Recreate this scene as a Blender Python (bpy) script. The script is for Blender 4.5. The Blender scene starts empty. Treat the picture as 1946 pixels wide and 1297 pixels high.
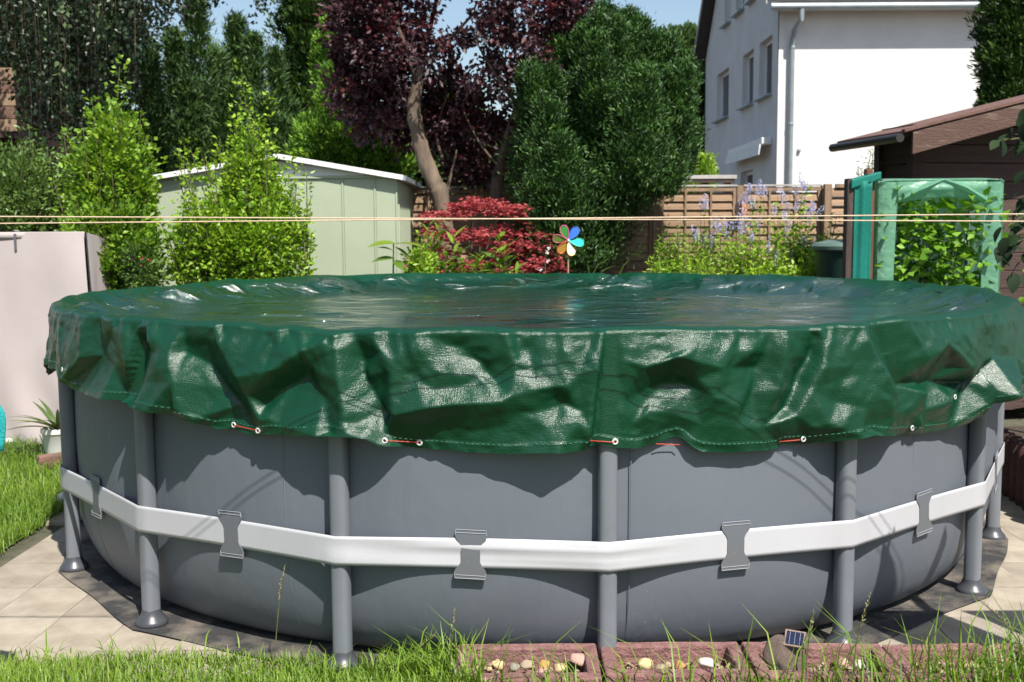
import bpy, math, random
import numpy as np
from mathutils import Vector, Matrix
from mathutils.geometry import delaunay_2d_cdt

R = math.radians
scn = bpy.context.scene
col = scn.collection
rng = np.random.default_rng(7)
random.seed(7)

# ------------------------------------------------------------------ camera, sky, sun, exposure
FPX, PITCH, EYE, ROLL = 2103.4, .1001, 1.698, -.006
CX, CY = -.105, -6.683
cd = bpy.data.cameras.new('camera')
cam = bpy.data.objects.new('camera', cd); col.objects.link(cam)
cd.sensor_width = 36; cd.lens = FPX/1946*36
cd.clip_start = .05; cd.clip_end = 2000
cam.matrix_world = Matrix.Translation((CX, CY, EYE)) @ Matrix.Rotation(math.pi/2-PITCH, 4, 'X') @ Matrix.Rotation(ROLL, 4, 'Z')
cd.dof.use_dof = True; cd.dof.focus_distance = 4.35; cd.dof.aperture_fstop = 5.0
scn.camera = cam

SUN_EL, SUN_AZ = R(54), R(25)            # azimuth measured from behind the camera towards the right
SUN = Vector((math.sin(SUN_AZ)*math.cos(SUN_EL), -math.cos(SUN_AZ)*math.cos(SUN_EL), math.sin(SUN_EL)))
world = bpy.data.worlds.new('World'); scn.world = world; world.use_nodes = True
wt = world.node_tree; bg = wt.nodes['Background']
sky = wt.nodes.new('ShaderNodeTexSky'); sky.sky_type = 'NISHITA'; sky.sun_disc = False
sky.sun_elevation = SUN_EL; sky.sun_rotation = math.pi-SUN_AZ
sky.air_density = 1.15; sky.dust_density = 1.2; sky.ozone_density = 1.0
wt.links.new(sky.outputs[0], bg.inputs[0]); bg.inputs[1].default_value = .085
sl = bpy.data.lights.new('sun', 'SUN'); sl.energy = 5.0; sl.angle = R(.53); sl.color = (1, .95, .87)
so = bpy.data.objects.new('sun', sl); col.objects.link(so)
so.rotation_euler = SUN.to_track_quat('Z', 'Y').to_euler(); so.location = (6, -12, 18)
scn.view_settings.view_transform = 'Standard'; scn.view_settings.look = 'None'
scn.view_settings.exposure = 0.78; scn.view_settings.gamma = 1
scn.view_settings.use_curve_mapping = False
scn.cycles.max_bounces = 8; scn.cycles.transparent_max_bounces = 8

def ray(px, py):
    X, Y = px-973, py-648.5
    c, s = math.cos(-ROLL), math.sin(-ROLL); X, Y = c*X-s*Y, s*X+c*Y
    c, s = math.cos(PITCH), math.sin(PITCH)
    return np.array([X, c*FPX-s*Y, -s*FPX-c*Y])
def at(px, py, d):                       # the point seen at (px, py) of the photograph, d metres in front of the camera
    r = ray(px, py); return np.array([CX, CY, EYE])+r/r[1]*d
def gr(px, py, z=0.):
    r = ray(px, py); return np.array([CX, CY, EYE])+r*((z-EYE)/r[2])
def oncyl(px, py, rad):                  # (azimuth, z) on the pool's cylinder; azimuth 0 faces the camera
    r = ray(px, py); ox, oy = CX, CY
    a = r[0]**2+r[1]**2; b = 2*(ox*r[0]+oy*r[1]); c = ox*ox+oy*oy-rad*rad
    disc = b*b-4*a*c
    t = (-b-math.sqrt(disc))/(2*a) if disc > 0 else -b/(2*a)
    p = np.array([ox, oy, EYE])+r*t
    return math.atan2(p[0], -p[1]), p[2]

# ------------------------------------------------------------------ materials
def nodes(name):
    m = bpy.data.materials.new(name); m.use_nodes = True
    return m, m.node_tree.nodes, m.node_tree.links, m.node_tree.nodes['Principled BSDF']
def N(n, t, **kw):
    x = n.new(t)
    for k, v in kw.items():
        if k in x.inputs: x.inputs[k].default_value = v
        else: setattr(x, k, v)
    return x
def mixcol(n, l, fac, a, b, mode='MIX'):
    x = n.new('ShaderNodeMix'); x.data_type = 'RGBA'; x.blend_type = mode
    for s, v in ((0, fac), (6, a), (7, b)):
        if isinstance(v, (int, float)): x.inputs[s].default_value = v
        elif isinstance(v, (tuple, list)): x.inputs[s].default_value = (*v, 1) if len(v) == 3 else v
        else: l.new(v, x.inputs[s])
    return x.outputs[2]
def mk(name, c1, c2=None, rough=.6, scale=4., detail=6, bump=0., bscale=40., metal=0., spec=.5, stretch=(1, 1, 1), rnd=0., coord='Object', lo=.35, hi=.65, trans=0.):
    m, n, l, p = nodes(name)
    tc = n.new('ShaderNodeTexCoord'); mp = n.new('ShaderNodeMapping'); mp.inputs['Scale'].default_value = stretch
    l.new(tc.outputs[coord], mp.inputs[0])
    p.inputs['Roughness'].default_value = rough; p.inputs['Metallic'].default_value = metal
    p.inputs['Specular IOR Level'].default_value = spec
    if c2 is None: c2 = tuple(x*.8 for x in c1)
    nz = N(n, 'ShaderNodeTexNoise', Scale=scale, Detail=detail, Roughness=.6); l.new(mp.outputs[0], nz.inputs['Vector'])
    mr = N(n, 'ShaderNodeMapRange'); mr.inputs[1].default_value = lo; mr.inputs[2].default_value = hi; l.new(nz.outputs[0], mr.inputs[0])
    c = mixcol(n, l, mr.outputs[0], c1, c2)
    if rnd:
        oi = n.new('ShaderNodeObjectInfo'); hs = n.new('ShaderNodeHueSaturation')
        m2 = N(n, 'ShaderNodeMapRange'); m2.inputs[3].default_value = 1-rnd; m2.inputs[4].default_value = 1+rnd
        l.new(oi.outputs['Random'], m2.inputs[0]); l.new(m2.outputs[0], hs.inputs['Value']); l.new(c, hs.inputs['Color']); c = hs.outputs[0]
    l.new(c, p.inputs['Base Color'])
    if bump:
        b2 = N(n, 'ShaderNodeTexNoise', Scale=bscale, Detail=5, Roughness=.65); l.new(mp.outputs[0], b2.inputs['Vector'])
        bp = N(n, 'ShaderNodeBump', Strength=bump, Distance=.02); l.new(b2.outputs[0], bp.inputs['Height']); l.new(bp.outputs[0], p.inputs['Normal'])
    if trans:
        tr = n.new('ShaderNodeBsdfTranslucent'); l.new(c, tr.inputs[0]); mx = n.new('ShaderNodeMixShader'); mx.inputs[0].default_value = trans
        l.new(p.outputs[0], mx.inputs[1]); l.new(tr.outputs[0], mx.inputs[2]); l.new(mx.outputs[0], n['Material Output'].inputs[0])
    return m
def leafmat(name, cols, rough=.45, trans=.3, tcol=None, spec=.4):
    m, n, l, p = nodes(name)
    a = n.new('ShaderNodeAttribute'); a.attribute_name = 'rnd'
    rp = n.new('ShaderNodeValToRGB'); e = rp.color_ramp.elements
    for i, c in enumerate(cols):
        pos = i/(len(cols)-1)
        if i == 0: x = e[0]; x.position = 0
        elif i == len(cols)-1: x = e[1] if len(cols) == 2 else e.new(1.); x.position = 1
        else: x = e[1] if i == 1 else e.new(pos); x.position = pos
        x.color = (*c, 1)
    l.new(a.outputs['Fac'], rp.inputs[0])
    l.new(rp.outputs[0], p.inputs['Base Color']); p.inputs['Roughness'].default_value = rough; p.inputs['Specular IOR Level'].default_value = spec
    tr = n.new('ShaderNodeBsdfTranslucent')
    tc = mixcol(n, l, 1., rp.outputs[0], tcol or (1.25, 1.2, .55), 'MULTIPLY'); l.new(tc, tr.inputs[0])
    mx = n.new('ShaderNodeMixShader'); mx.inputs[0].default_value = trans
    l.new(p.outputs[0], mx.inputs[1]); l.new(tr.outputs[0], mx.inputs[2]); l.new(mx.outputs[0], n['Material Output'].inputs[0])
    return m

# ------------------------------------------------------------------ mesh helpers
def wloc(o):
    v = Vector((0, 0, 0))
    while o is not None: v = v+o.location; o = o.parent
    return v
def link(name, me, mat, parent=None, loc=None):
    o = bpy.data.objects.new(name, me); col.objects.link(o)
    if mat is not None and not me.materials: me.materials.append(mat)
    if parent is not None: o.parent = parent
    if loc is not None: o.location = loc
    return o
class MB:
    def __init__(s): s.v = []; s.f = []
    def add(s, vs, fs):
        b = len(s.v); s.v += [tuple(map(float, x)) for x in vs]; s.f += [tuple(i+b for i in f) for f in fs]; return s
    def box(s, c, d, rz=0., M=None):
        x, y, z = d[0]/2, d[1]/2, d[2]/2
        vs = [(-x, -y, -z), (x, -y, -z), (x, y, -z), (-x, y, -z), (-x, -y, z), (x, -y, z), (x, y, z), (-x, y, z)]
        if M is None: M = Matrix.Rotation(rz, 3, 'Z')
        vs = [M @ Vector(v)+Vector(c) for v in vs]
        return s.add(vs, [(3, 2, 1, 0), (4, 5, 6, 7), (0, 1, 5, 4), (1, 2, 6, 5), (2, 3, 7, 6), (3, 0, 4, 7)])
    def bar(s, a, b, w, h, up=(0, 0, 1)):         # box from a to b
        a, b = Vector(a), Vector(b); d = b-a; L = d.length; d.normalize(); u = Vector(up); x = d.cross(u).normalized(); u = x.cross(d)
        M = Matrix((x, d, u)).transposed()
        return s.box((a+b)/2, (w, L, h), M=M)
    def tube(s, pts, rad, seg=8, cap=True):
        P = [Vector(p) for p in pts]; n = len(P)
        if isinstance(rad, (int, float)): rad = [rad]*n
        ref = Vector((.31, .17, .93)); vs = []; fs = []
        for i in range(n):
            t = (P[min(i+1, n-1)]-P[max(i-1, 0)]).normalized()
            x = t.cross(ref)
            if x.length < 1e-3: x = t.cross(Vector((1, 0, 0)))
            x.normalize(); y = t.cross(x)
            for k in range(seg):
                a = 2*math.pi*k/seg; vs.append(P[i]+(x*math.cos(a)+y*math.sin(a))*rad[i])
        for i in range(n-1):
            for k in range(seg):
                fs.append((i*seg+k, i*seg+(k+1) % seg, (i+1)*seg+(k+1) % seg, (i+1)*seg+k))
        if cap: fs.append(tuple(range(seg-1, -1, -1))); fs.append(tuple((n-1)*seg+k for k in range(seg)))
        return s.add(vs, fs)
    def lathe(s, c, prof, seg=24):
        vs = []; fs = []; n = len(prof)
        for r, z in prof:
            for k in range(seg):
                a = 2*math.pi*k/seg; vs.append((c[0]+r*math.cos(a), c[1]+r*math.sin(a), c[2]+z))
        for i in range(n-1):
            for k in range(seg): fs.append((i*seg+k, i*seg+(k+1) % seg, (i+1)*seg+(k+1) % seg, (i+1)*seg+k))
        fs.append(tuple(range(seg-1, -1, -1))); fs.append(tuple((n-1)*seg+k for k in range(seg)))
        return s.add(vs, fs)
    def prism(s, poly, axis_vec):                 # closed polygon of 3D points, extruded
        n = len(poly); a = Vector(axis_vec); P = [Vector(p) for p in poly]
        return s.add(P+[p+a for p in P], [tuple(range(n-1, -1, -1)), tuple(range(n, 2*n))]+[(i, (i+1) % n, n+(i+1) % n, n+i) for i in range(n)])
    def mesh(s, name, off=(0, 0, 0)):
        me = bpy.data.meshes.new(name); o = Vector(off)
        me.from_pydata([Vector(v)-o for v in s.v], [], s.f); me.update(); return me
    def build(s, name, mat, parent=None, smooth=False, bevel=0., loc=None, angle=40, raw=False):
        off = wloc(parent) if parent is not None and not raw else Vector((0, 0, 0))
        if loc is not None: off = off+Vector(loc)
        me = s.mesh(name, off)
        if smooth:
            import bmesh
            bm = bmesh.new(); bm.from_mesh(me); bmesh.ops.recalc_face_normals(bm, faces=bm.faces); bm.to_mesh(me); bm.free()
            me.shade_smooth(); me.set_sharp_from_angle(angle=R(angle))
        o = link(name, me, mat, parent, loc)
        if bevel:
            b = o.modifiers.new('bevel', 'BEVEL'); b.width = bevel; b.segments = 2; b.limit_method = 'ANGLE'
        return o
def np_mesh(name, V, F, rnd=None, smooth=False, uv=None):
    me = bpy.data.meshes.new(name); k = F.shape[1]
    me.vertices.add(len(V)); me.vertices.foreach_set('co', V.astype(np.float32).ravel())
    me.loops.add(F.size); me.loops.foreach_set('vertex_index', F.astype(np.int32).ravel())
    me.polygons.add(len(F)); me.polygons.foreach_set('loop_start', np.arange(0, F.size, k, dtype=np.int32))
    me.polygons.foreach_set('loop_total', np.full(len(F), k, np.int32))
    if smooth: me.polygons.foreach_set('use_smooth', np.ones(len(F), bool))
    me.update(calc_edges=True)
    if rnd is not None:
        a = me.attributes.new('rnd', 'FLOAT', 'FACE'); a.data.foreach_set('value', rnd.astype(np.float32))
    if uv is not None:
        u = me.uv_layers.new(name='uv'); u.data.foreach_set('uv', uv[F.ravel()].astype(np.float32).ravel())
    return me
def npw(o): return np.array(wloc(o)) if o is not None else np.zeros(3)
def unit(v): return v/np.maximum(np.linalg.norm(v, axis=-1, keepdims=True), 1e-9)
def leaves(name, mat, P, D, L, W, parent=None, fold=.3, rnd=None, label=None):
    n = len(P); L = np.broadcast_to(L, n)[:, None]; W = np.broadcast_to(W, n)[:, None]
    D = unit(D); S = unit(np.cross(D, rng.normal(size=(n, 3)))); Nn = np.cross(S, D)
    mid = P+D*L*.45+Nn*W*fold
    V = np.stack([P, mid+S*W*.5, P+D*L, mid-S*W*.5], 1)
    V[:, 0] -= 0; V -= npw(parent)
    b = np.arange(n)[:, None]*4
    F = np.concatenate([b+[[0, 1, 2]], b+[[0, 2, 3]]], 1).reshape(-1, 3)
    r = rng.random(n) if rnd is None else rnd
    me = np_mesh(name, V.reshape(-1, 3), F, np.repeat(r, 2))
    return link(name, me, mat, parent)
def wob(P, seed, freq, n=10):
    g = np.random.default_rng(seed); P = np.atleast_2d(P); o = np.zeros(len(P))
    for i in range(n):
        k = g.normal(size=P.shape[1])*freq; o += np.sin(P@k+g.random()*6.28)
    return o/math.sqrt(n)
def tag(o, label=None, cat=None, group=None, kind=None):
    for k, v in (('label', label), ('category', cat), ('group', group), ('kind', kind)):
        if v: o[k] = v
    return o
def thing(name, label, cat, loc=(0, 0, 0), group=None):
    o = bpy.data.objects.new(name, None); col.objects.link(o); o.empty_display_size = .1
    o.location = loc; return tag(o, label, cat, group)
def sphere_dirs(n): return unit(rng.normal(size=(n, 3)))
def blob(n, c, rad, inner=.5, lump=.18, seed=1, freq=2.2):
    d = sphere_dirs(n); k = 1+lump*wob(d, seed, freq)
    r = (inner**3+(1-inner**3)*rng.random(n))**(1/3)
    return np.array(c)+d*(r*k)[:, None]*np.array(rad), d
def clump(C, Rr, per, out=.7, up=.3, rnd=.8, outdir=None):
    n = len(C); Rr = np.broadcast_to(Rr, n)
    o = rng.normal(size=(n, per, 3)); o = unit(o)*(rng.random((n, per, 1))**.5)
    P = C[:, None]+o*Rr[:, None, None]
    D = out*o+rng.normal(size=o.shape)*rnd*.5+np.array([0, 0, up])
    if outdir is not None: D = D+outdir[:, None]*.7
    sh = np.clip(.5+.5*rng.normal(size=(n, 1))*.6+rng.normal(size=(n, per))*.22, 0, 1)
    return P.reshape(-1, 3), D.reshape(-1, 3), sh.ravel()

# ------------------------------------------------------------------ materials used
M = {}
M['bark'] = mk('bark', (.13, .09, .06), (.05, .035, .025), .9, 9, bump=.9, bscale=24, stretch=(1, 1, .25))
M['bark_pale'] = mk('bark_pale', (.22, .165, .115), (.09, .065, .048), .9, 5, bump=.8, bscale=22, stretch=(1, 1, .25))
M['stem'] = mk('stem', (.10, .11, .04), (.06, .05, .02), .8, 20)
M['grey_pvc'] = None
M['steel_grey'] = mk('steel_grey', (.155, .168, .19), (.14, .15, .17), .38, 6, spec=.5, bump=.02, bscale=200)
M['boot'] = mk('boot', (.055, .058, .068), (.045, .047, .055), .35, 6)
M['strap'] = mk('strap', (.43, .43, .455), (.39, .39, .41), .5, 3, bump=.08, bscale=260, stretch=(1, 1, .2))
M['weld'] = mk('weld', (.33, .34, .36), (.28, .29, .31), .3, 5)
M['mat_cloth'] = mk('mat_cloth', (.028, .028, .029), (.17, .145, .115), .9, 4.5, 10, bump=.6, bscale=60, lo=.44, hi=.66)
M['paver'] = mk('paver', (.37, .325, .262), (.255, .215, .165), .9, 5, 12, bump=.45, bscale=150, rnd=.14)
M['sand'] = mk('sand', (.10, .09, .06), (.05, .055, .03), .95, 14, bump=.5)
M['soil'] = mk('soil', (.09, .065, .045), (.04, .03, .02), .95, 6, bump=.8)
M['turf'] = mk('turf', (.055, .10, .022), (.09, .11, .035), .95, 5, bump=.9, bscale=50)
M['stucco'] = mk('stucco', (.68, .675, .665), (.61, .60, .59), .9, 1.6, 8, bump=.35, bscale=90, coord='Object')
M['white_paint'] = mk('white_paint', (.78, .78, .77), (.7, .7, .69), .45, 3)
M['zinc'] = mk('zinc', (.33, .38, .40), (.27, .31, .33), .45, 5, metal=.4)
M['glass'] = mk('glass', (.008, .009, .012), (.012, .013, .016), .12, 2, spec=.35)
M['roof_tile'] = mk('roof_tile', (.06, .052, .05), (.04, .036, .035), .8, 8, bump=.6)
M['shed_green'] = mk('shed_green', (.335, .385, .275), (.31, .355, .255), .5, 2.2, bump=.05, bscale=30)
M['shed_white'] = mk('shed_white', (.74, .75, .73), (.66, .67, .65), .5, 4)
M['slat'] = mk('slat', (.34, .225, .14), (.225, .145, .09), .85, 3, 8, bump=.5, bscale=30, stretch=(.4, 1, 6), rnd=.22)
M['post'] = mk('post', (.29, .20, .125), (.19, .125, .08), .85, 4, bump=.5, bscale=30, stretch=(4, 4, .4), rnd=.1)
M['grey_cap'] = mk('grey_cap', (.45, .43, .40), (.32, .30, .28), .85, 6)
M['dark_wood'] = mk('dark_wood', (.052, .027, .020), (.03, .016, .012), .75, 4, 8, bump=.6, bscale=26, stretch=(.3, .3, 5), rnd=.15)
M['plank'] = mk('plank', (.075, .040, .031), (.045, .024, .019), .7, 4, 8, bump=.5, bscale=26, stretch=(.4, .4, 6), rnd=.15)
M['barge'] = mk('barge', (.105, .055, .042), (.22, .17, .13), .8, 6, 9, bump=.8, bscale=30, stretch=(.6, .6, 6), lo=.55, hi=.75)
M['felt'] = mk('felt', (.16, .085, .068), (.11, .06, .05), .95, 12, bump=.5, bscale=90)
M['dark_metal'] = mk('dark_metal', (.03, .026, .025), (.02, .018, .017), .4, 4)
M['teal_cloth'] = mk('teal_cloth', (.0, .20, .15), (.0, .155, .12), .7, 5, bump=.25, bscale=40, trans=.25)
M['old_wood'] = mk('old_wood', (.085, .06, .05), (.05, .035, .03), .9, 6, bump=.7, bscale=30, stretch=(5, 5, .4))
M['brown_wood'] = mk('brown_wood', (.17, .075, .04), (.10, .045, .026), .8, 6, bump=.5, bscale=30, stretch=(5, 5, .4))
M['beige_cloth'] = mk('beige_cloth', (.40, .345, .340), (.36, .31, .305), .85, 2, bump=.07, bscale=90)
M['bin_green'] = mk('bin_green', (.016, .05, .035), (.012, .04, .028), .5, 4)
M['bin_lid'] = mk('bin_lid', (.10, .16, .13), (.08, .13, .11), .5, 4)
M['concrete_red'] = mk('concrete_red', (.32, .165, .155), (.20, .095, .088), .95, 24, 9, bump=1., bscale=85, rnd=.08)
M['palisade'] = mk('palisade', (.10, .045, .042), (.06, .03, .028), .95, 20, bump=.8, bscale=80, rnd=.1)
M['cord'] = mk('cord', (.62, .47, .33), (.5, .37, .26), .7, 60)
M['red_cord'] = mk('red_cord', (.45, .04, .02), (.3, .03, .015), .6, 60)
M['alu'] = mk('alu', (.72, .71, .68), (.62, .61, .58), .3, 20, metal=.35)
M['hole'] = mk('hole', (.02, .012, .01), (.01, .008, .008), .8, 20)
M['thread'] = mk('thread', (.07, .20, .13), (.05, .15, .10), .8, 40)
M['pot'] = mk('pot', (.66, .66, .63), (.58, .58, .55), .4, 3)
M['hose_blue'] = mk('hose_blue', (.02, .05, .22), (.015, .04, .16), .4, 8)
M['rock'] = mk('rock', (.36, .26, .215), (.19, .14, .12), .9, 13, 9, bump=1., bscale=40)
M['solar'] = mk('solar', (.008, .011, .03), (.012, .017, .045), .12, 30, spec=.7)
M['solar_line'] = mk('solar_line', (.3, .32, .36), None, .4, 30)
M['chain'] = mk('chain', (.30, .30, .29), (.2, .2, .2), .5, 20, metal=.5)
M['rust_wood'] = mk('rust_wood', (.20, .11, .08), (.11, .07, .05), .9, 9, bump=.6)
M['white_ball'] = mk('white_ball', (.72, .70, .64), (.6, .58, .52), .6, 8)
M['peg'] = mk('peg', (.45, .33, .2), (.35, .25, .15), .7, 30)

L = {}
L['birch'] = leafmat('leaf_birch', [(.008, .018, .007), (.014, .030, .010), (.028, .055, .017), (.16, .23, .10)], .4, .2)
L['pine'] = leafmat('leaf_pine', [(.017, .045, .012), (.034, .080, .018), (.06, .125, .025), (.095, .18, .036)], .6, .15)
L['thuja'] = leafmat('leaf_thuja', [(.04, .10, .011), (.085, .19, .018), (.14, .28, .026), (.20, .36, .036)], .55, .15)
L['thuja_dark'] = leafmat('leaf_thuja_dark', [(.016, .042, .007), (.034, .082, .011), (.065, .13, .016)], .6, .15)
L['yew'] = leafmat('leaf_yew', [(.012, .038, .009), (.024, .068, .013), (.046, .115, .020), (.085, .18, .030)], .5, .12)
L['plum'] = leafmat('leaf_plum', [(.018, .008, .011), (.035, .015, .020), (.055, .026, .033), (.09, .05, .06), (.075, .012, .016)], .5, .22, (1.6, .5, .5), .4)
L['maple'] = leafmat('leaf_maple', [(.20, .03, .036), (.36, .06, .07), (.48, .10, .105), (.55, .16, .15)], .5, .3, (1.3, .6, .6))
L['lime'] = leafmat('leaf_lime', [(.085, .18, .014), (.15, .29, .02), (.24, .40, .03), (.33, .48, .05)], .4, .35)
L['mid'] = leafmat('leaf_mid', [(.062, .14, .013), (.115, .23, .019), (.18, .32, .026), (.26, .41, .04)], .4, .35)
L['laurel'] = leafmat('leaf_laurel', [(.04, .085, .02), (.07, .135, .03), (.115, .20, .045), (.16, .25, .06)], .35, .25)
L['shoot'] = leafmat('leaf_shoot', [(.07, .14, .018), (.13, .22, .025), (.20, .29, .03)], .35, .3)
L['tomato'] = leafmat('leaf_tomato', [(.075, .18, .014), (.14, .30, .024), (.22, .41, .036)], .45, .35)
L['vine'] = leafmat('leaf_vine_shaded', [(.008, .018, .007), (.014, .03, .010), (.025, .05, .016)], .7, .15, None, .2)  # near-black tones: the shade at the right edge is put into the leaf colour
L['far'] = leafmat('leaf_far', [(.035, .075, .018), (.06, .115, .025), (.095, .16, .035)], .6, .25)
L['grass'] = leafmat('leaf_grass', [(.09, .18, .02), (.15, .26, .026), (.21, .33, .036), (.30, .36, .09)], .45, .4)
L['straw'] = leafmat('leaf_straw', [(.25, .24, .10), (.38, .33, .17)], .7, .2, (1, 1, 1))
L['lilac'] = leafmat('petal_lilac', [(.46, .46, .70), (.58, .57, .79), (.72, .71, .86)], .6, .3, (1, 1, 1))
L['white'] = leafmat('petal_white', [(.7, .7, .68), (.8, .8, .78)], .6, .2, (1, 1, 1))
L['pink'] = leafmat('petal_pink', [(.45, .06, .12), (.6, .12, .2)], .6, .2, (1, 1, 1))
L['purple'] = leafmat('petal_purple', [(.04, .02, .16), (.07, .04, .25)], .6, .2, (1, 1, 1))
L['palm'] = leafmat('leaf_palm', [(.05, .09, .022), (.11, .16, .04), (.2, .22, .07)], .4, .2)

def add_leaf_mesh(name, Lg, W, seg=4, fold=.2, droop=.25, lobes=0):
    """one big leaf lying along +Y with a keel and a droop"""
    vs = []; fs = []
    for i in range(seg+1):
        t = i/seg; w = W*.5*(math.sin(math.pi*min(1, t*.93+.07))**.8)*(1-.25*t)
        if lobes and i % 2 == 1: w *= 1.35
        if i == seg: w = .002
        z = -droop*Lg*t*t
        vs += [(-w, t*Lg, z+w*fold), (0, t*Lg, z), (w, t*Lg, z+w*fold)]
        if i:
            a = (i-1)*3; b = i*3
            fs += [(a, a+1, b+1, b), (a+1, a+2, b+2, b+1)]
    V = np.array(vs); F = np.array(fs)
    me = np_mesh(name, V, F, np.full(len(F), .5), smooth=True)
    return me
def leaf_part(me_list, mat, parent, p, d, s=1., roll=0.):
    me = random.choice(me_list)
    o = bpy.data.objects.new('leaf', me); col.objects.link(o)
    if not me.materials: me.materials.append(mat)
    o.parent = parent
    d = Vector(d).normalized(); q = d.to_track_quat('Y', 'Z')
    o.rotation_euler = (q.to_matrix() @ Matrix.Rotation(roll, 3, 'Y')).to_euler()
    o.location = Vector(p)-wloc(parent); o.scale = (s, s, s)
    return o
def leaf_variants(name, n, *a, **k):
    out = []
    for i in range(n):
        me = add_leaf_mesh(name, *a, **k)
        at_ = me.attributes['rnd']; at_.data.foreach_set('value', np.full(len(me.polygons), (i+.5)/n, np.float32)); out.append(me)
    return out

# ------------------------------------------------------------------ the setting: ground, lawn, paving
def struct(o): return tag(o, kind='structure')
def grid_mesh(name, xs, ys, zf, smooth=True):
    X, Y = np.meshgrid(xs, ys); V = np.stack([X.ravel(), Y.ravel(), zf(X.ravel(), Y.ravel())], 1)
    nx, ny = len(xs), len(ys); i = np.arange(ny-1)[:, None]*nx+np.arange(nx-1)[None]; i = i.ravel()
    return np_mesh(name, V, np.stack([i, i+1, i+nx+1, i+nx], 1), smooth=smooth)
def sstep(a, b, x): t = np.clip((x-a)/(b-a), 0, 1); return t*t*(3-2*t)
xs = np.concatenate([[-400, -120, -40, -15], np.linspace(-9, 9, 50), [15, 40, 120, 400]])
ys = np.concatenate([[-60, -25, -12], np.linspace(-8, 9, 60), [14, 25, 40, 80, 200, 900]])
struct(link('ground', grid_mesh('ground', xs, ys, lambda x, y: -.06+.36*sstep(3.3, 4.3, y)+.02*wob(np.stack([x, y], 1), 3, .8)), M['soil']))
def front_z(x, y): return .10*sstep(-2.5, -3.1, y)
struct(link('front_lawn_soil', grid_mesh('front_lawn_soil', np.linspace(-4, 5, 60), np.linspace(-8, -2.40, 40),
            lambda x, y: front_z(x, y)-.012+.008*wob(np.stack([x, y], 1), 5, 3)), M['turf']))
struct(link('side_lawn_soil', grid_mesh('side_lawn_soil', np.linspace(-14, -2.86, 60), np.linspace(-2.4, 2.2, 40),
            lambda x, y: -.008+.01*wob(np.stack([x, y], 1), 6, 2)), M['turf']))
struct(link('paving_bed', grid_mesh('paving_bed', np.linspace(-2.9, 6, 4), np.linspace(-2.45, 3.2, 4), lambda x, y: 0*x-.02, False), M['sand']))
paving = tag(bpy.data.objects.new('paving', None), kind='structure'); col.objects.link(paving)
pm = []
for k in range(4):
    b = MB(); b.box((0, 0, -.025), (.309-.002*random.random(), .395-.003*random.random(), .05)); me = b.mesh('paver'); me.materials.append(M['paver']); pm.append(me)
ca, sa = math.cos(R(-2.0)), math.sin(R(-2.0))
for i in range(-9, 18):
    for j in range(-7, 9):
        u, v = -2.225+.3135*(i+9)-.64, -1.75+.40*j
        if i >= 5: u += .06
        x, y = u*ca-v*sa*.5, u*sa*.5+v
        if x < -2.87 or y < -2.60 or y > 2.4 or x > 3.6 or math.hypot(x, y) < 2.2: continue
        if -1.2 < x < 1.2 : continue
        if math.hypot(x, y) > 2.2 and y > 0.9 and x > 0: continue
        o = bpy.data.objects.new('paver', pm[(i*3+j*7) % 4]); col.objects.link(o); o.parent = paving
        o.location = (x, y, random.gauss(0, .0016)); o.rotation_euler = (random.gauss(0, .003), random.gauss(0, .003), R(-1.2)+random.gauss(0, .004))
for k in range(7):                      # the row in front of the pool
    for j in (0, 1):
        x, y = -1.2+.315*k+.02*j, -2.36+.4*(j)-.012*k
        if y < -2.6 or math.hypot(x, y) < 2.2: continue
        o = bpy.data.objects.new('paver', pm[(k+j) % 4]); col.objects.link(o); o.parent = paving
        o.location = (x, y-.02, random.gauss(0, .0016)); o.rotation_euler = (0, 0, R(-1.2))

def blades(name, P, H, W, lean, mat, kind='stuff'):
    n = len(P); a = rng.random(n)*6.283; d = np.stack([np.cos(a), np.sin(a), np.zeros(n)], 1); s = np.stack([-d[:, 1], d[:, 0], d[:, 2]], 1)
    H = H[:, None]; W = np.broadcast_to(W, n)[:, None]; ln = (lean*(.3+rng.random(n)))[:, None]; up = np.array([0, 0, 1.])
    m = P+up*H*.55+d*H*ln*.35; t = P+up*H*(1-.35*ln)+d*H*ln*1.05
    V = np.stack([P-s*W/2, P+s*W/2, m-s*W*.4, m+s*W*.4, t], 1).reshape(-1, 3)
    b = np.arange(n)[:, None]*5; F = np.concatenate([b+[[0, 1, 3]], b+[[0, 3, 2]], b+[[2, 3, 4]]], 1).reshape(-1, 3)
    r = np.clip(rng.normal(.42, .22, n)+.18*wob(P[:, :2], 9, 2.2), 0, 1)
    return tag(link(name, np_mesh(name, V, F, np.repeat(r, 3)), mat), kind=kind)
# lawn on the left, beside the paving
n = 60000; x = -2.83-rng.random(n)**1.25*4.8; y = -2.4+rng.random(n)*4.5
e = -2.86+.05*wob(np.stack([y, y*0], 1), 11, 6)
x = np.minimum(x, e+.03*rng.normal(size=n))
h = np.clip(.07+.025*rng.normal(size=n)+.035*np.clip(wob(np.stack([x, y], 1), 12, 3), 0, 2), .025, .2)
blades('side_lawn', np.stack([x, y, np.zeros(n)-.005], 1), h, .005, .8, L['grass'])
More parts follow.
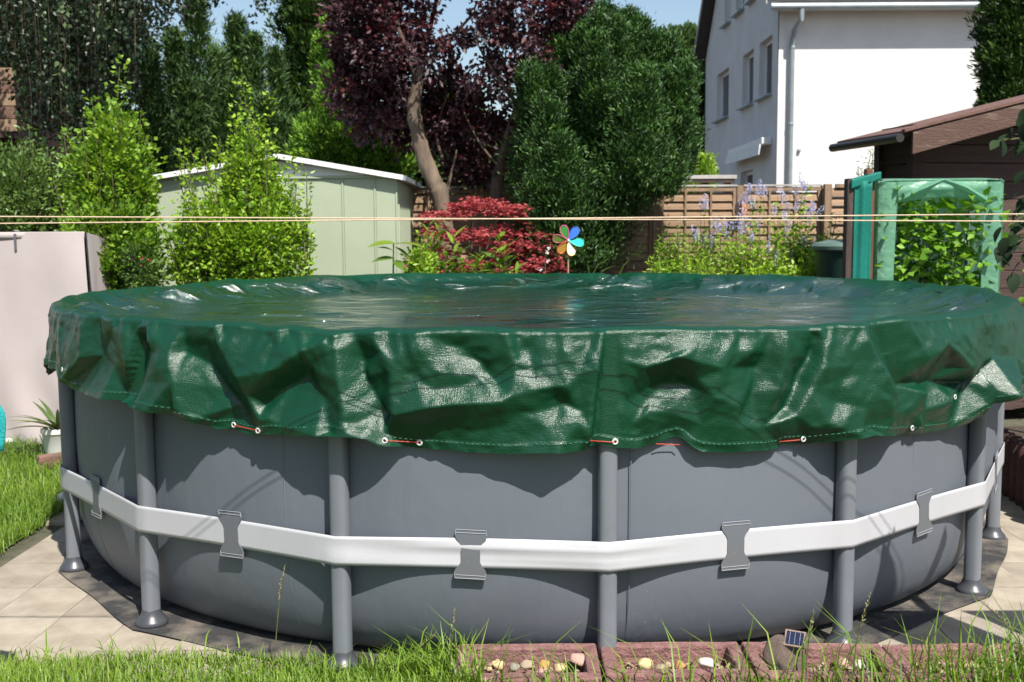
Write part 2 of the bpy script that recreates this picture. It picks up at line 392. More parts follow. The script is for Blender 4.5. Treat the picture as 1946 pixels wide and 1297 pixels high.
# lawn in the foreground
n = 46000; x = -2.9+rng.random(n)*5.8; y = -2.45-rng.random(n)**1.2*1.3-.06*wob(np.stack([x, x*0], 1), 21, 5)
y = np.where(x > -.36, np.minimum(y, -2.975-.25*rng.random(n)**1.5), y)
z = front_z(x, y)-.005
h = np.clip(.050+.019*rng.normal(size=n)+.020*np.clip(wob(np.stack([x, y], 1), 13, 3), -.5, 2), .02, .2)
h = np.where(x > -.36, h*(.95+.45*np.clip(wob(np.stack([x, x*0], 1), 14, 4), -.8, 1.5)), h)
blades('front_lawn', np.stack([x, y, z], 1), h, .0045, .7, L['grass'])
# taller tufts: along the leg, the planter's end, the right corner
tp = []; th = []
for (cx_, cy_, n_, sp, hh) in ((-.40, -2.66, 200, .075, .17), (-.55, -2.60, 90, .09, .11), (-.8, -2.66, 80, .14, .09), (-.3, -2.99, 110, .08, .22), (.10, -3.0, 26, .1, .2), (.48, -3.0, 60, .16, .22), (.80, -3.02, 36, .1, .22), (1.15, -3.0, 90, .16, .25),
                            (1.62, -3.0, 170, .15, .28), (1.92, -2.98, 170, .12, .32), (-1.6, -2.48, 90, .25, .08), (-2.2, -2.46, 80, .2, .08), (1.35, -2.75, 40, .1, .16), (1.72, -2.72, 50, .1, .18)):
    tp.append(np.stack([cx_+sp*rng.normal(size=n_), cy_+.35*sp*rng.normal(size=n_), np.full(n_, .0)], 1)); th.append(np.clip(hh*.8*(1+.4*rng.normal(size=n_)), .04, .4))
tp = np.concatenate(tp); th = np.concatenate(th); tp[:, 2] = front_z(tp[:, 0], tp[:, 1])
blades('tall_grass', tp, th, .0065, .75, L['grass'])
# flowering grass stalks
sb = MB(); hp = []; hd = []
for (x0, y0, h0, lx) in ((-1.03, -2.55, .42, .05), (-.52, -2.62, .16, .12), (1.88, -3.0, .40, -.06), (1.95, -2.99, .34, .12), (2.02, -3.0, .38, .03), (1.70, -3.0, .33, -.2), (1.80, -3.0, .27, .06), (.9, -3.02, .30, .02), (1.06, -3.02, .36, .05), (-.33, -2.95, .3, .02)):
    z0 = float(front_z(x0, y0)); pts = [(x0+lx*t*t, y0+.02*math.sin(3*t), z0+h0*t) for t in np.linspace(0, 1, 7)]
    sb.tube(pts, [.0022]*5+[.0016, .001], 5)
    for t in np.linspace(.68, 1, 26): hp.append((x0+lx*t*t, y0, z0+h0*t)); hd.append((random.gauss(0, .5), random.gauss(0, .4), 1))
tag(sb.build('grass_stalk', M['stem']), kind='stuff')
tag(leaves('grass_seed_head', L['straw'], np.array(hp), np.array(hd), .013, .004), kind='stuff')

# ------------------------------------------------------------------ the pool
NL, PH, RL = 16, .0949, 2.629
LA = [PH+(k-3)*2*math.pi/NL for k in range(NL)]
def pc(a, r, z): return Vector((r*math.sin(a), -r*math.cos(a), z))
# ground cloth under the pool: straight edges from foot to foot
vs = []; fs = []
n = 16*12
for k in range(n):
    a = PH+2*math.pi*k/n; u = ((k % 12)/12-.5)*2*math.pi/NL
    rr = 2.712*math.cos(math.pi/NL)/math.cos(u)+.008*math.sin(7*a)+.006*math.sin(23*a)
    vs += [pc(a, 2.2, .006), pc(a, rr-.03, .012+.004*math.sin(31*a)), pc(a, rr, .008)]
for k in range(n):
    j = (k+1) % n
    for q in (0, 1): fs.append((k*3+q, k*3+q+1, j*3+q+1, j*3+q))
struct(MB().add(vs, fs).build('ground_cloth', M['mat_cloth'], smooth=True))

pool = thing('swimming_pool', 'large round grey frame pool with white waist strap, under a green cover', 'swimming pool')
# wall with a rolled-in bottom edge
m, nn, ll, p = nodes('wall_pvc')
tc = nn.new('ShaderNodeTexCoord')
nz = N(nn, 'ShaderNodeTexNoise', Scale=2.2, Detail=6); ll.new(tc.outputs['Object'], nz.inputs['Vector'])
c0 = mixcol(nn, ll, nz.outputs[0], (.110, .124, .147), (.128, .143, .167))
vo = N(nn, 'ShaderNodeTexVoronoi', Scale=34.); ll.new(tc.outputs['Object'], vo.inputs['Vector'])
lt = N(nn, 'ShaderNodeMath', operation='LESS_THAN'); lt.inputs[1].default_value = .10; ll.new(vo.outputs['Distance'], lt.inputs[0])
sx = nn.new('ShaderNodeSeparateXYZ'); ll.new(tc.outputs['Object'], sx.inputs[0])
n3 = N(nn, 'ShaderNodeTexNoise', Scale=3., Detail=4); ll.new(tc.outputs['Object'], n3.inputs['Vector'])
mz = N(nn, 'ShaderNodeMapRange'); mz.inputs[1].default_value = .42; mz.inputs[2].default_value = .08; ll.new(sx.outputs['Z'], mz.inputs[0])
mm = N(nn, 'ShaderNodeMath', operation='MULTIPLY'); ll.new(lt.outputs[0], mm.inputs[0])
m4 = N(nn, 'ShaderNodeMapRange'); m4.inputs[1].default_value = .52; m4.inputs[2].default_value = .64; ll.new(n3.outputs[0], m4.inputs[0])
m5 = N(nn, 'ShaderNodeMath', operation='MULTIPLY'); ll.new(m4.outputs[0], m5.inputs[0]); ll.new(mz.outputs[0], m5.inputs[1]); ll.new(m5.outputs[0], mm.inputs[1])
c1 = mixcol(nn, ll, mm.outputs[0], c0, (.30, .29, .28))
# dried mud along the bottom roll
m6 = N(nn, 'ShaderNodeMapRange'); m6.inputs[1].default_value = .13; m6.inputs[2].default_value = .0; m6.inputs[4].default_value = .55; ll.new(sx.outputs['Z'], m6.inputs[0])
m7 = N(nn, 'ShaderNodeMath', operation='MULTIPLY'); ll.new(m6.outputs[0], m7.inputs[0]); ll.new(n3.outputs[0], m7.inputs[1])
c2 = mixcol(nn, ll, m7.outputs[0], c1, (.10, .085, .065))
ll.new(c2, p.inputs['Base Color']); p.inputs['Roughness'].default_value = .5; p.inputs['Specular IOR Level'].default_value = .4
cl_ = nn.new('ShaderNodeUVMap'); mpu = nn.new('ShaderNodeMapping'); mpu.inputs['Scale'].default_value = (260, 260, 1); ll.new(cl_.outputs[0], mpu.inputs[0])
ck = N(nn, 'ShaderNodeTexChecker', Scale=1.); ll.new(mpu.outputs[0], ck.inputs['Vector'])
bp = N(nn, 'ShaderNodeBump', Strength=.05, Distance=.002); ll.new(ck.outputs['Fac'], bp.inputs['Height'])
n8 = N(nn, 'ShaderNodeTexNoise', Scale=1., Detail=4, Distortion=.4); mp8 = nn.new('ShaderNodeMapping'); mp8.inputs['Scale'].default_value = (9, 9, 1.6); ll.new(tc.outputs['Object'], mp8.inputs[0]); ll.new(mp8.outputs[0], n8.inputs['Vector'])
b8 = N(nn, 'ShaderNodeBump', Strength=.14, Distance=.03); ll.new(n8.outputs[0], b8.inputs['Height']); ll.new(bp.outputs[0], b8.inputs['Normal']); bp = b8
b2 = N(nn, 'ShaderNodeBump', Strength=.16, Distance=.05); ll.new(nz.outputs[0], b2.inputs['Height']); ll.new(bp.outputs[0], b2.inputs['Normal'])
ll.new(b2.outputs[0], p.inputs['Normal'])
prof = [(2.34, .013), (2.41, .013), (2.452, .026), (2.487, .052), (2.518, .092), (2.542, .14), (2.562, .20), (2.579, .28), (2.591, .38), (2.599, .5), (2.603, .65), (2.602, .85), (2.595, 1.05), (2.585, 1.2), (2.575, 1.30)]
na = 320; A = np.linspace(0, 2*np.pi, na+1)
V = []; U = []
for r_, z_ in prof:
    dl = np.abs(((A-PH)/(2*np.pi/NL)+.5) % 1-.5)                       # distance to the nearest leg, in panel widths
    rr = r_+(.013-.022*np.exp(-(dl/.16)**2))*sstep(.1, .4, z_)+.004*wob(np.stack([np.cos(A)*3, np.sin(A)*3, np.full_like(A, z_*2)], 1), 31, 1.)
    V.append(np.stack([rr*np.sin(A), -rr*np.cos(A), np.full_like(A, z_)], 1)); U.append(np.stack([A*2.6, np.full_like(A, z_)], 1))
V = np.concatenate(V); U = np.concatenate(U); i = (np.arange(len(prof)-1)[:, None]*(na+1)+np.arange(na)[None]).ravel()
link('wall', np_mesh('wall', V, np.stack([i, i+1, i+na+2, i+na+1], 1), smooth=True, uv=U), m, pool)
MB().add(*[(lambda T: (T.v, T.f))(MB().tube([pc(2*math.pi*k/96, 2.575, 1.255) for k in range(97)], .026, 10, False))][0]).build('top_rail', M['steel_grey'], pool, smooth=True)
for k in range(12):
    a = .13+k*2*math.pi/12; MB().tube([pc(a, r_+.0115*sstep(.1, .4, z_)+.0005, z_) for r_, z_ in prof], .0022, 5).build('weld_seam', m, pool, smooth=True)
# legs
lm = MB()
seg = 20; vs = []; fs = []
for z_ in (0.03, 1.29):
    for k in range(seg):
        a = 2*math.pi*k/seg; vs.append((.036*math.copysign(abs(math.cos(a))**.75, math.cos(a)), .036*math.copysign(abs(math.sin(a))**.7, math.sin(a)), z_))
for k in range(seg): fs.append((k, (k+1) % seg, seg+(k+1) % seg, seg+k))
lm.add(vs, fs)
legm = lm.mesh('leg'); legm.shade_smooth(); legm.materials.append(M['steel_grey'])
fm = MB().lathe((0, 0, 0), [(.069, .012), (.070, .020), (.064, .030), (.050, .045), (.042, .062), (.039, .075), (.036, .076)], 24).mesh('foot'); fm.shade_smooth(); fm.set_sharp_from_angle(angle=R(50)); fm.materials.append(M['boot'])
for a in LA:
    o = bpy.data.objects.new('leg', legm); col.objects.link(o); o.parent = pool; o.location = pc(a, RL, 0); o.rotation_euler = (0, 0, a)
    f_ = bpy.data.objects.new('foot', fm); col.objects.link(f_); f_.parent = o
# the white strap round the legs
SZ, SH = .4817, .057
V = []; U = []; nk = 20; nr = 9
for k in range(NL):
    a0, a1 = LA[k], LA[(k+1) % NL]
    for j in range(nk):
        t = j/nk; p0 = pc(a0, 2.674, 0); p1 = pc(a1, 2.674, 0); P = p0.lerp(p1, t); od = Vector((P.x, P.y, 0)).normalized()
        for q in range(nr):
            v = q/(nr-1); z_ = SZ-SH+2*SH*v; w = 0
            if k == 2: w = sstep(.15, .62, t)*(.0045*math.sin(v*13-1.2)*(v > .42)) + .002*math.sin(7*v+5*t)
            if k == 3: w = (1-sstep(0, .35, t))*(.0040*math.sin(v*13-1.2)*(v > .42))
            V.append(P+od*w+Vector((0, 0, z_+(.004*math.sin(t*math.pi)))))
V = np.array(V); nC = NL*nk
F = []
for k in range(nC):
    j = (k+1) % nC
    for q in range(nr-1): F.append((k*nr+q, j*nr+q, j*nr+q+1, k*nr+q+1))
strap = link('strap', np_mesh('strap', V, np.array(F), smooth=True), M['strap'], pool)
sd = strap.modifiers.new('thick', 'SOLIDIFY'); sd.thickness = .0015; sd.offset = -1
def keeper(name):
    h_, w_, s_ = .095, .060, .036
    half = [(w_, -h_), (w_+.002, -h_+.022), (w_-.002, -h_+.034), (s_+.008, -h_+.050), (s_, -h_+.066), (s_, h_-.066), (s_+.008, h_-.050), (w_-.002, h_-.034), (w_+.002, h_-.022), (w_-.004, h_)]
    poly = [(x_, 0, z_) for x_, z_ in half]+[(-x_, 0, z_) for x_, z_ in reversed(half)]
    b = MB(); b.prism(poly, (0, -.004, 0)); return b.mesh(name)
km = keeper('strap_keeper'); km.materials.append(m)
wm_ = MB()
for sgn in (-1, 1):
    for a_, b_ in (((-.058, .094), (.056, .094)), ((-.058, .094), (-.060, .074)), ((.056, .094), (.060, .074)), ((-.056, .082), (.056, .082))):
        wm_.tube([(a_[0], -.005, sgn*a_[1]), (b_[0], -.005, sgn*b_[1])], .0013, 5)
wm = wm_.mesh('weld'); wm.materials.append(M['weld'])
for k in range(NL):
    a = (LA[k]+math.pi/NL)
    o = bpy.data.objects.new('strap_keeper', km); col.objects.link(o); o.parent = pool
    o.location = pc(a, 2.674*math.cos(math.pi/NL)-.0005, SZ); o.rotation_euler = (0, R(random.uniform(-3, 3)), a)
    w_ = tag(bpy.data.objects.new('weld', wm), kind='stuff'); col.objects.link(w_); w_.parent = o

# ------------------------------------------------------------------ the green cover
RT = 2.69
Z5 = lambda x, y: (60+x/3.0406, 500+y/3.0406)
Z6 = lambda x, y: (650+x/2.9938, 500+y/2.9938)
Z7 = lambda x, y: (1250+x/2.796, 500+y/2.796)
ZA = lambda x, y: (x/2, y/2+456)
rim5 = [(200,240,0),(290,270,1),(420,310,2),(470,320,-1),(515,325,1.5),(590,340,-1),(740,352,0),(860,352,0),(1080,352,-1),(1190,367,1),(1290,362,-1),(1380,377,2.5),(1450,380,-1),(1520,385,1),(1650,387,0),(1800,392,0)]
rim6 = [(170,397,3),(240,412,-1),(350,412,1),(410,402,3),(480,412,0),(640,412,1),(780,412,1),(1000,422,-1),(1150,407,0),(1420,407,1),(1660,402,1),(1830,430,1)]
rim7 = [(130,347,1),(300,347,1),(380,347,2.5),(480,342,0),(780,332,1),(940,337,0),(1030,327,2),(1200,302,0),(1330,287,2),(1500,272,1),(1600,267,2),(1750,252,2),(1850,202,1)]
pt6 = [(30,760,4),(130,640,0),(410,640,1),(520,720,2),(700,700,1),(840,700,2),(1100,600,1),(1220,560,2),(230,960,0),(500,930,-1),(740,960,0),(930,930,1),(1150,930,3),(1000,850,2),(1270,800,0),(1690,620,2),(1880,520,3),(1750,850,0)]
pt7 = [(60,800,-1),(240,860,0),(420,880,1),(560,880,-1),(400,640,1),(600,600,0),(760,400,1),(980,420,2),(960,740,2),(1100,880,3),(1300,520,0),(1560,540,1),(1400,800,1),(1560,740,2),(1700,760,3),(1750,500,3),(1200,380,-1)]
creA = [[(550,325,3),(620,400,4),(650,430,4.5),(670,540,6),(682,640,6.5)],[(690,425,-1),(790,480,-2),(850,570,-3),(905,625,-3)],[(905,628,-3),(740,684,4)],[(800,328,3),(850,430,3.5),(900,520,4),(930,580,3),(985,690,2)],
 [(935,590,2.5),(1050,490,4),(1150,420,5),(1215,387,5)],[(1030,338,2.5),(1055,420,2)],[(1275,352,4.5),(1275,420,5),(1290,540,5.5),(1310,650,6),(1325,725,6)],[(1180,480,1),(1230,600,.5),(1258,730,3)],[(1340,375,0),(1370,470,-2.5),(1410,580,-3.5),(1432,655,-3)],
 [(1412,353,3.5),(1445,430,2.5),(1475,500,2)],[(215,270,1),(195,470,2)],[(350,315,-2),(370,440,-2),(260,550,1)],[(512,332,2),(492,480,3),(460,622,5)],[(532,400,-3),(505,550,-2.5),(485,615,-1)],[(590,430,4),(605,472,5),(565,540,4),(505,610,1)],
 [(990,640,-2),(1090,560,-3),(1160,520,-3)],[(300,330,2),(310,450,2),(240,540,3)],[(425,340,1.5),(430,480,1),(400,600,3)],[(1005,735,1),(1012,680,3),(1060,700,2)]]
cre6 = [[(930,400,4),(985,560,3),(992,620,3),(962,755,5)],[(963,760,5),(1110,850,2)],[(958,764,5),(900,790,5.5),(700,800,5.5),(480,825,5.5),(280,870,3.5)],[(968,758,5),(1100,722,4.5),(1270,698,4)],[(1272,700,4),(1350,840,1)],[(1325,408,2),(1340,650,2.5),(1355,900,3.5)],
 [(1495,422,4),(1450,700,4.5),(1412,985,4)],[(1516,428,-1),(1474,700,-2),(1434,985,-3)],[(1595,418,2),(1612,560,2),(1600,800,.5),(1575,1000,0)],[(650,480,-1.5),(760,560,-2),(860,670,-1)],[(560,400,1),(600,470,-1),(690,540,-1)],[(1010,430,0),(1060,530,-1),(1085,600,0)],[(490,600,2.5),(620,640,2),(770,650,1)],[(210,780,-3),(270,860,-3)],[(300,540,2),(360,600,1.5)],[(1900,650,-2),(1780,760,-3),(1660,930,-1.5)]]
cre7 = [[(-60,560,3.5),(100,498,5.5),(188,515,5)],[(190,520,5),(197,600,1.5),(184,650,-2.5)],[(-100,700,-2),(40,645,-3),(176,658,-3)],[(188,662,-2),(300,712,3),(440,772,2)],[(215,612,1.5),(350,560,3.5),(508,475,3)],[(497,650,0),(467,780,-1)],
 [(703,325,3.5),(695,400,4.5),(690,500,4.5),(655,670,3.5)],[(622,355,0),(590,480,.5),(542,560,-2),(512,700,-2)],[(870,350,3),(905,420,2.5),(875,560,3.5),(822,680,2.5),(745,815,1)],[(855,385,-1),(830,500,-2.5),(770,620,-3.5),(702,770,-3.5)],[(1050,420,3),(1042,550,4),(975,650,3)],
 [(1117,312,3),(1132,400,4.5),(1187,540,5.5),(1256,692,6)],[(1152,330,0),(1178,420,-1),(1226,540,-1.5),(1277,650,-2)],[(1256,698,6),(1100,770,4.5),(900,850,4),(840,880,2)],[(1259,702,6),(1247,800,5.5),(1243,890,3)],[(1278,705,0),(1302,800,0),(1296,890,-2)],
 [(1282,653,-2),(1480,636,-3),(1660,627,-2)],[(1390,425,2),(1482,474,4.5),(1532,430,4.5),(1640,560,4.5),(1668,618,1)],[(1800,360,2.5),(1870,500,4.5),(1940,620,8)],[(400,360,2.5),(420,470,1.5),(390,560,1)],[(200,440,4),(215,380,2.5)],[(1430,690,2),(1440,790,-1),(1420,860,1)]]
hemO = [(95,1),(105,1),(150,0),(200,3),(250,6),(280,6.5),(330,2),(400,-1),(440,-3),(490,-1.5),(540,2),(600,6),(640,6.5),(690,6),(740,1),(775,-4.5),(830,-3),(900,-1),(980,1),(1060,4.5),(1100,1),(1117,-1),(1131,-4),(1160,0),(1200,-1.5),(1240,-4),(1270,-5),(1310,-2),(1350,-2),(1400,-1.5),(1450,-2),(1480,-5),(1510,-5),(1550,-2),(1590,2),(1640,6),(1680,4),(1700,-3),(1715,-4),(1750,-3),(1800,-2),(1840,0),(1880,4),(1940,11)]
ctl = [(*Z5(x, y), o) for x, y, o in rim5]+[(*Z6(x, y), o) for x, y, o in rim6+pt6]+[(*Z7(x, y), o) for x, y, o in rim7+pt7]
cedge = []
for Zf, cs in ((ZA, creA), (Z6, cre6), (Z7, cre7)):
    for c in cs:
        for i_, (x, y, o) in enumerate(c):
            ctl.append((*Zf(x, y), o))
            if i_: cedge.append((len(ctl)-2, len(ctl)-1))
hem_px = [(88,688),(95,696),(118,706),(131,728),(146,742),(172,752),(201,760),(230,768),(262,780),(303,786),(346,793),(389,804),(415,816),(445,814),(468,824),(490,827),(520,824),(553,829),(593,829),(620,830),(658,831),(694,834),(717,847),(757,849),(797,852),(850,856),(917,861),(971,863),(1017,861),(1078,859),(1110,855),(1120,852),(1131,840),(1171,851),(1211,853),(1248,842),(1285,830),(1300,836),(1316,850),(1332,858),(1364,860),(1411,858),(1472,853),(1479,845),(1529,843),(1555,840),(1608,836),(1661,828),(1733,826),(1786,818),(1836,804),(1876,786),(1879,768),(1912,765),(1944,754)]
hr = lambda x: RT-.012+.01*float(np.interp(x, [q[0] for q in hemO], [q[1] for q in hemO]))*(1.1+.55*float(sstep(.45, .85, abs(oncyl(x, 820, RT)[0]))))
hz = sorted(oncyl(x, y, hr(x)) for x, y in hem_px); HA = np.array([a for a, _ in hz]); HZ = np.array([z for _, z in hz])
NA = 1700; PHI = np.linspace(-math.pi, math.pi, NA, endpoint=False)
hem = np.interp(PHI, HA, HZ)
side = np.maximum(sstep(1.12, 1.3, PHI), sstep(-1.12, -1.3, PHI)); circ = np.stack([np.cos(PHI), np.sin(PHI)], 1)
hem = hem*(1-side)+side*(.93+.03*wob(circ, 41, 6))
# radial offsets on the hanging skirt: control points from the photograph in front, random creases behind
pts = []; off = []
for x, y, o in ctl:
    a, z = oncyl(x, y, RT+.005*o); pts.append((a*RT, z)); off.append(o*.01*1.0)
hO = sorted((oncyl(x, float(np.interp(x, [q[0] for q in hem_px], [q[1] for q in hem_px])), hr(x)), o) for x, o in hemO)
for (a, z), o in hO: pts.append((a*RT, z)); off.append(o*.01)
g = np.random.default_rng(3)
for k in range(150):
    s_ = g.uniform(-math.pi, math.pi)
    if abs(s_) < 1.19: continue
    pts.append((s_*RT, g.uniform(.85, 1.33))); off.append(g.normal(.02, .025))
for s_ in np.linspace(-math.pi*1.05, math.pi*1.05, 40): pts += [(s_*RT, .70), (s_*RT, 1.42)]; off += [.03, .0]
def tri_interp(pts, val, S, Z, edges=()):
    vv, _, ff, orig, _, _ = delaunay_2d_cdt([Vector(p) for p in pts], list(edges), [], 0, 1e-6)
    pa_ = np.array(pts); vals = [np.mean([val[i] for i in o]) if o else val[int(np.argmin(((pa_-np.array(vv[q]))**2).sum(1)))] for q, o in enumerate(orig)]
    out = np.zeros(S.shape)
    dS = S[0, 1]-S[0, 0]
    for f in ff:
        (x0, y0), (x1, y1), (x2, y2) = [vv[i] for i in f]
        c0 = max(0, int((min(x0, x1, x2)-S[0, 0])/dS)); c1 = min(S.shape[1], int((max(x0, x1, x2)-S[0, 0])/dS)+2)
        if c1 <= c0: continue
        s_, z_ = S[:, c0:c1], Z[:, c0:c1]; D = (y1-y2)*(x0-x2)+(x2-x1)*(y0-y2)
        if abs(D) < 1e-12: continue
        a = ((y1-y2)*(s_-x2)+(x2-x1)*(z_-y2))/D; b = ((y2-y0)*(s_-x2)+(x0-x2)*(z_-y2))/D; c = 1-a-b
        k = (a >= -1e-6) & (b >= -1e-6) & (c >= -1e-6)
        w = a*vals[f[0]]+b*vals[f[1]]+c*vals[f[2]]; out[:, c0:c1][k] = w[k]
    return out
def crumple(seed, S, Z, step, amp, zr):
    g = np.random.default_rng(seed); n = int((S.max()-S.min())*(zr[1]-zr[0])/step**2)
    P = np.stack([g.uniform(S.min()-.1, S.max()+.1, n), g.uniform(*zr, n)], 1); q = [(s_, z_) for s_ in np.linspace(S.min()-.2, S.max()+.2, 40) for z_ in (zr[0]-.1, zr[1]+.1)]
    return tri_interp([tuple(p) for p in P]+q, list(g.normal(0, amp, n))+[0]*len(q), S, Z)
NSK = 84; CREST = 1.337+.005*wob(circ, 43, 7)+.004*wob(circ, 44, 16)+np.interp(PHI, np.linspace(-3.2, 3.2, 150), np.random.default_rng(45).normal(0, .0045, 150))
v = np.linspace(0, 1, NSK)[:, None]
zt = CREST[None]-.022
Zs = zt+(hem[None]-zt)*v
S = np.broadcast_to((PHI*RT)[None], Zs.shape)
off = [o*(1.1+.55*float(sstep(.45, .85, abs(p_[0]/RT)))) for p_, o in zip(pts, off)]
O = tri_interp(pts, off, S, Zs, cedge)
O = O+crumple(5, S, Zs, .12, .0050, (.7, 1.4))+crumple(6, S, Zs, .055, .0028, (.7, 1.4))+crumple(7, S, Zs, .026, .0010, (.7, 1.4))
def blur(a, n):
    for _ in range(n):
        a = (np.roll(a, 1, 1)+2*a+np.roll(a, -1, 1))/4; b = np.pad(a, ((1, 1), (0, 0)), 'edge'); a = (b[:-2]+2*b[1:-1]+b[2:])/4
    return a
gp = np.random.default_rng(77)
for k in range(190):            # short gathers that start at the rim
    s0 = gp.uniform(-1.35, 1.35)*RT if k < 150 else gp.uniform(-8, 8); sl = gp.normal(0, .35); ln = gp.uniform(.06, .34); A_ = gp.choice([1, 1, -1])*gp.uniform(.003, .009); w0 = gp.uniform(.008, .02)
    dn = zt-Zs; c_ = s0+sl*dn; O = O+A_*np.clip(1-np.abs(S-c_)/(w0+.05*dn), 0, None)*np.clip(1-dn/ln, 0, 1)
for k in range(230):            # straight wrinkles in every direction
    s0, z0 = gp.uniform(-1.35, 1.35)*RT, gp.uniform(.86, 1.3); th_ = gp.normal(1.2, .8); ln = gp.uniform(.04, .16); A_ = gp.choice([1, -1])*gp.uniform(.0015, .0045); w0 = gp.uniform(.006, .018)
    u_ = (S-s0)*math.cos(th_)+(Zs-z0)*math.sin(th_); v_ = -(S-s0)*math.sin(th_)+(Zs-z0)*math.cos(th_)
    O = O+A_*np.clip(1-np.abs(v_)/w0, 0, None)*np.clip(1-np.abs(u_)/ln, 0, 1)
O = blur(O, 1)
Rs = RT-.024+.012*v+O*(.75+.25*sstep(0, .15, v))
dleg = np.abs(((PHI-PH)/(2*np.pi/NL)+.5) % 1-.5)*2*np.pi/NL*RL
Rs = np.maximum(Rs, (2.676-.5*np.clip(dleg-.03, 0, .10))[None])
seam = (Zs-hem[None]) < .036
Rs = Rs+.0035*seam
# crest: from the skirt over the rail and inwards
rows_r = []; rows_z = []
NCR = 8
for k in range(NCR):
    t = k/NCR*math.pi/2
    rows_r.append(2.628+(Rs[0]-2.628)*math.sin(t)); rows_z.append(CREST-.022*(1-math.cos(t)))
# slope down to the water and the flat
FLAT = 1.222
rin = np.concatenate([np.linspace(.02, 2.12, 92), np.linspace(2.14, 2.618, 30)])
Sg = np.broadcast_to((PHI*2.5)[None], (len(rin), NA)); Rg = np.broadcast_to(rin[:, None], Sg.shape)
edge = 2.30+.035*wob(circ, 47, 5)
t = np.clip((Rg-edge[None])/(2.628-edge[None]), 0, 1)
zin = FLAT+(CREST[None]-FLAT)*(t**1.15)
wr = tri_interp(*(lambda g: ([(g.uniform(-8, 8), g.uniform(1.95, 2.75)) for _ in range(420)]+[(s_, z_) for s_ in np.linspace(-8.4, 8.4, 40) for z_ in (1.5, 2.9)], list(g.normal(0, .020, 420))+[0]*80))(np.random.default_rng(8)), Sg, Rg)
zin = zin+wr*sstep(2.18, 2.4, Rg)*(1-.75*sstep(2.54, 2.62, Rg))+crumple(15, Sg, Rg, .07, .004, (1.9, 2.8))*sstep(2.1, 2.35, Rg)
Xf, Yf = Rg*np.sin(PHI)[None], -Rg*np.cos(PHI)[None]
gr_ = np.random.default_rng(51); rip = np.zeros(Rg.shape)
for k in range(26):
    kx, ky = gr_.normal()*6, gr_.normal()*5+15; rip += np.sin(Xf*kx+Yf*ky+gr_.random()*6.28)
rip = rip/math.sqrt(26)*.0062*(.45+.55*np.clip(.5+.6*wob(np.stack([Xf.ravel(), Yf.ravel()], 1), 52, 1.6).reshape(Rg.shape), 0, 1.4))*(1-sstep(2.2, 2.5, Rg))
zin = zin+rip
allr = np.concatenate([Rg, np.array(rows_r), Rs]); allz = np.concatenate([zin, np.array(rows_z), Zs]); NR = len(allr)
V = np.stack([allr*np.sin(PHI)[None], -allr*np.cos(PHI)[None], allz], -1).reshape(-1, 3)
arc = np.concatenate([np.zeros(1), np.cumsum(np.linalg.norm(np.diff(np.stack([allr.mean(1), allz.mean(1)], 1), axis=0), axis=1))])
# flat cloth: uv from x and y inside, from the arc outside
ub = np.stack([np.broadcast_to((PHI*RT)[None], allr.shape), np.broadcast_to(arc[:, None], allr.shape)], -1).reshape(-1, 2)
i = np.arange(NR-1)[:, None]*NA; k = np.arange(NA)[None]; k2 = (k+1) % NA
F = np.stack([i+k, i+NA+k, i+NA+k2, i+k2], -1).reshape(-1, 4)
me = np_mesh('pool_cover', V, F, smooth=True, uv=ub)
fl = me.attributes.new('flat', 'FLOAT', 'POINT'); fl.data.foreach_set('value', np.concatenate([1-sstep(2.50, 2.62, Rg), np.zeros((NCR+NSK, NA))]).astype(np.float32).ravel())
m, nn, ll, p = nodes('tarpaulin')
tc = nn.new('ShaderNodeTexCoord'); fa = nn.new('ShaderNodeAttribute'); fa.attribute_name = 'flat'
n1 = N(nn, 'ShaderNodeTexNoise', Scale=3.5, Detail=6); ll.new(tc.outputs['Object'], n1.inputs['Vector'])
c0 = mixcol(nn, ll, n1.outputs[0], (.0014, .032, .0135), (.0024, .045, .0185))
fw_ = N(nn, 'ShaderNodeMath', operation='MULTIPLY'); fw_.inputs[1].default_value = .25; ll.new(fa.outputs['Fac'], fw_.inputs[0])
c0 = mixcol(nn, ll, fw_.outputs[0], c0, (.0008, .010, .0065)); ll.new(c0, p.inputs['Base Color'])
rr = N(nn, 'ShaderNodeMapRange'); rr.inputs[3].default_value = .285; rr.inputs[4].default_value = .13; ll.new(fa.outputs['Fac'], rr.inputs[0]); ll.new(rr.outputs[0], p.inputs['Roughness'])
p.inputs['Specular IOR Level'].default_value = .5
ll.new(fa.outputs['Fac'], p.inputs['Coat Weight']); p.inputs['Coat Roughness'].default_value = .09; p.inputs['Coat IOR'].default_value = 1.8
uvn = nn.new('ShaderNodeUVMap')
hs = []
for sc_ in ((210, 45, 1), (45, 230, 1)):
    mp = nn.new('ShaderNodeMapping'); mp.inputs['Scale'].default_value = sc_; ll.new(uvn.outputs[0], mp.inputs[0])
    q = N(nn, 'ShaderNodeTexNoise', Scale=1., Detail=3, Roughness=.7); ll.new(mp.outputs[0], q.inputs['Vector']); hs.append(q.outputs[0])
ad = N(nn, 'ShaderNodeMath', operation='ADD'); ll.new(hs[0], ad.inputs[0]); ll.new(hs[1], ad.inputs[1])
bw = N(nn, 'ShaderNodeBump', Strength=.46, Distance=.0042); ll.new(ad.outputs[0], bw.inputs['Height'])
n2 = N(nn, 'ShaderNodeTexNoise', Scale=17., Detail=4, Roughness=.55, Distortion=.8); ll.new(tc.outputs['Object'], n2.inputs['Vector'])
b2 = N(nn, 'ShaderNodeBump', Strength=.14, Distance=.012); ll.new(n2.outputs[0], b2.inputs['Height']); ll.new(bw.outputs[0], b2.inputs['Normal'])
